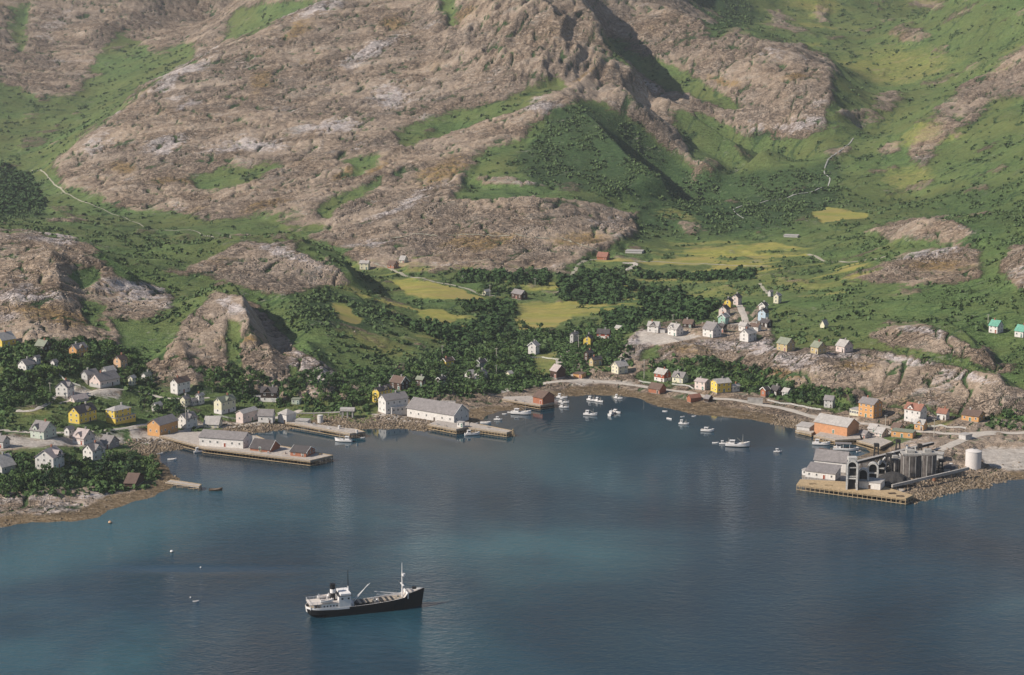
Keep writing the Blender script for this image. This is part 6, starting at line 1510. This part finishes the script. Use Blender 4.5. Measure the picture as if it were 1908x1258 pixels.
M_LEAF2 = foliage('bright_birch_leaves', (0.03, 0.06, 0.018), (0.13, 0.19, 0.055)); M_LEAF3 = foliage('dark_alder_leaves', (0.012, 0.03, 0.014), (0.055, 0.095, 0.04))
def crown_mesh(seed, mat):
    r = np.random.RandomState(seed); v = []; f = []
    lobes = [(r.normal(size=3) * np.array([.42, .42, .3]), r.uniform(.42, .62)) for _ in range(7)]
    for (c0, rad) in lobes:
        for i in range(22):
            d = r.normal(size=3); d /= np.linalg.norm(d)
            c = c0 + d * rad * r.uniform(.7, 1.05)
            nrm = d + r.normal(size=3) * .4; nrm /= np.linalg.norm(nrm)
            a = np.cross(nrm, r.normal(size=3)); a /= np.linalg.norm(a); b_ = np.cross(nrm, a); w = r.uniform(.1, .2)
            k = len(v); v += [c - a * w - b_ * w * .7, c + a * w - b_ * w * .6, c + a * w * .5 + b_ * w, c - a * w * .7 + b_ * w * .8]; f.append((k, k + 1, k + 2, k + 3))
    return np_mesh('crown', np.array(v) * np.array([1, 1, 1.15]), np.array(f))
M_BARK = paint((0.3, 0.27, 0.23), .9, .3, name='birch_bark')
CROWNS = []; TRUNKS = []
for i in range(6):
    me = crown_mesh(100 + i, None); me.materials.append((M_LEAF, M_LEAF, M_LEAF2, M_LEAF, M_LEAF3, M_LEAF2)[i]); CROWNS.append(me)
    b = MB(); rr = random.Random(i); b.tube((0, 0, -.15), (.02, .01, .55), .035, .024, 6)
    for k in range(3): a = rr.uniform(0, 6.3); b.tube((.015, .01, .3 + .08 * k), (.3 * math.cos(a), .3 * math.sin(a), .72 + .06 * k), .018, .008, 5)
    TRUNKS.append(b.mesh('trunk', M_BARK))
LAND = [(k, d['o']['label'], project(d['c'][0], d['c'][1], d['z'])) for k, d in D.items()]
TONE = ('', '', 'bright ', '', 'dark ', 'bright ')
def tree_label(u, v, hh, i, fallback, ratio):
    k, lab, (a, b_) = min(LAND, key=lambda q: (q[2][0] - u) ** 2 + (2.2 * (q[2][1] - v)) ** 2)
    du, dv = u - a, 2.2 * (v - b_)
    rel = ('right of' if du > 0 else 'left of') if abs(du) > abs(dv) else ('in front of' if dv > 0 else 'behind')
    size = 'tall ' if hh > 6.6 else ('small ' if hh < 4.9 else '')
    form = 'broad ' if ratio > .46 else ('slender ' if ratio < .395 else '')
    if math.hypot(du, dv) > 75: return size + form + fallback
    head = size + form + TONE[i] + 'birch ' + rel + ' the '
    w = lab.split()
    room = 16 - len(head.split())
    if len(w) > room:
        w = w[:room]
        while w[-1] in ('the', 'a', 'and', 'of', 'with', 'in', 'on', 'at', 'over', 'by', 'to', 'its', 'below', 'behind', 'beside', 'above', 'between', 'right', 'left', 'dark', 'white', 'pale', 'big', 'small'): w = w[:-1]
    return head + ' '.join(w)
def grove(poly, n, label, group, hmin=4.0, hmax=7.5, gap=2.4, name='birch_tree', cat='tree'):
    p = np.array(poly, float); done = []; tries = 0
    while len(done) < n and tries < n * 14:
        tries += 1
        u = random.uniform(p[:, 0].min(), p[:, 0].max()); v = random.uniform(p[:, 1].min(), p[:, 1].max())
        if poly_sd(np.array([u]), np.array([v]), p)[0] > 0: continue
        x, y, z, t = hit(u, v)
        if sample(x, y, SD) < 6 or sample(x, y, gravel) > .6: continue
        if any(math.hypot(x - a, y - b_) < gap for a, b_ in done): continue
        if not clear_of(np.array([x]), np.array([y]), .6)[0]: continue
        done.append((x, y)); hh = random.uniform(hmin, hmax); wd = hh * random.uniform(.36, .5)
        i = random.randrange(6)
        o = empty(name, (x, y, z), tree_label(u, v, hh, i, label, wd / hh), cat, group, random.uniform(0, 6.28))
        c = link('crown', CROWNS[i], None, o, (0, 0, hh * .58)); c.scale = (wd, wd, hh * .38)
        t_ = link('trunk', TRUNKS[i], None, o); t_.scale = (hh * .9, hh * .9, hh)
GROVES = [([(700,705),(760,690),(830,668),(870,655),(930,672),(935,700),(925,735),(880,742),(800,738),(760,730)], 46, 'dark birch in the shaded wood above the long fish warehouse', 'trees of the shaded wood', 5.0, 9.0),
          ([(640,700),(690,715),(690,760),(650,768),(590,755),(600,720)], 16, 'birch on the steep bank left of the white building', 'trees on the steep bank'),
          ([(860,640),(920,612),(965,606),(1060,620),(1062,636),(1010,632),(985,630),(975,660),(985,680),(1010,705),(960,712),(930,690),(900,660)], 46, 'leafy birch around the lone white house at the harbour head', 'trees at the harbour head'),
          ([(1105,640),(1140,632),(1168,640),(1160,665),(1130,682),(1122,660),(1106,652)], 14, 'birch between the yellow house and the bare rock', 'trees by the yellow house'),
          ([(370,700),(440,690),(490,705),(470,735),(450,752),(440,735),(385,735)], 22, 'birch under the rock face behind the cream house', 'trees under the rock face'),
          ([(525,715),(560,705),(600,740),(590,762),(540,750)], 9, 'birch on the bank right of the brown bungalow', 'trees by the bungalow'),
          ([(8,700),(60,690),(110,692),(120,705),(96,720),(96,750),(60,768),(10,775)], 30, 'dark birch in the thick grove at the left edge', 'trees of the left grove'),
          ([(40,640),(66,640),(120,640),(125,670),(166,660),(210,655),(212,690),(150,688),(110,690),(80,680),(60,660)], 30, 'birch on the slope around the small orange house', 'trees around the orange house'),
          ([(236,670),(280,690),(300,715),(284,730),(262,715),(240,700)], 8, 'birch at the rock edge right of the peach house', 'trees by the peach house'),
          ([(125,862),(155,866),(198,862),(215,850),(290,858),(305,880),(280,900),(235,893),(180,903),(130,890)], 34, 'dark birch on the point above the open boathouse', 'trees on the point'),
          ([(0,885),(60,870),(66,885),(120,885),(130,905),(60,918),(0,925)], 18, 'bushy birch at the left end of the point', 'trees at the left end of the point'),
          ([(1250,684),(1300,674),(1400,690),(1430,712),(1410,735),(1380,735),(1364,708),(1326,700),(1290,700)], 24, 'bushy birch under the rock behind the tall yellow house', 'trees behind the shore road'),
          ([(1460,715),(1530,735),(1534,760),(1500,752),(1470,735)], 14, 'bushy birch left of the narrow grey white house', 'trees by the grey white house'),
          ([(1558,742),(1590,742),(1596,768),(1560,768)], 8, 'bushy birch between the grey white and the tall orange house', 'trees by the tall orange house'),
          ([(884,538),(955,538),(950,556),(915,558),(886,552)], 12, 'tree in the clump beside the small pale farmhouse', 'trees by the farmhouse'),
          ([(255,735),(320,742),(335,760),(330,790),(300,780),(262,770)], 10, 'garden birch between the quay road and the tall white house', 'trees in the village gardens')]
for g_ in GROVES: grove(*g_)

# ------------------------------------------------------------------ fences
def fence(px, label, hh=1.3):
    pts = []
    for i in range(len(px) - 1):
        a, b_ = hit(*px[i]), hit(*px[i + 1]); n = max(2, int(math.hypot(b_[0] - a[0], b_[1] - a[1]) / 3.0))
        for k in range(n): t = k / n; pts.append((a[0] + (b_[0] - a[0]) * t, a[1] + (b_[1] - a[1]) * t))
    pts.append(hit(*px[-1])[:2]); zs = [float(sample(*p)) for p in pts]
    o = empty('fence', (pts[0][0], pts[0][1], zs[0]), label, 'fence', 'wooden fences')
    for p, z in zip(pts, zs): b = MB(); b.box(p[0] - .1 - pts[0][0], p[0] + .1 - pts[0][0], p[1] - .1 - pts[0][1], p[1] + .1 - pts[0][1], z - .5 - zs[0], z + hh - zs[0]); b.build('post', M_POLE, o)
    for f in (.55, .95):
        b = MB()
        for i in range(len(pts) - 1): b.beam((pts[i][0] - pts[0][0], pts[i][1] - pts[0][1], zs[i] + hh * f - zs[0]), (pts[i + 1][0] - pts[0][0], pts[i + 1][1] - pts[0][1], zs[i + 1] + hh * f - zs[0]), .1, .22)
        b.build('rail', M_TRIM, o)
fence([(205,805),(240,801),(275,797)], 'white fence along the village road left of the orange boathouse')
fence([(392,779),(425,781),(440,783)], 'white fence at the lawn of the cream two storey house')
fence([(1190,712),(1217,717)], 'white fence by the road left of the red white house')
fence([(1252,718),(1284,722),(1292,727)], 'white fence in front of the cream house with porch')
fence([(1430,748),(1480,757),(1530,766)], 'white roadside fence left of the narrow grey white house')
fence([(1730,797),(1765,799),(1800,801)], 'white fence along the green plot under the red roofed houses')
fence([(985,668),(1010,668),(1036,672)], 'white fence on the lawn below the lone white house')
fence([(110,700),(128,716),(150,722)], 'white fence beside the track above the white village house')
# ------------------------------------------------------------------ thin summer haze over the whole bay
def haze(density):
    zb, zt = -9.0, 1150.0
    b = MB(); b.box(-5600, 5600, -3200, 5400, zb, zt)
    m = bpy.data.materials.new('haze'); m.use_nodes = True; n = m.node_tree.nodes; n.clear()
    v = n.new('ShaderNodeVolumePrincipled'); v.inputs['Density'].default_value = density; v.inputs['Color'].default_value = (0.93, 0.95, 1.0, 1); v.inputs['Anisotropy'].default_value = 0.2
    o = n.new('ShaderNodeOutputMaterial'); m.node_tree.links.new(v.outputs[0], o.inputs['Volume'])
    q = b.build('haze', m); q['kind'] = 'stuff'; q['label'] = 'thin pale haze in front of the far slopes'
HAZE = 0.000045
if HAZE: haze(HAZE)
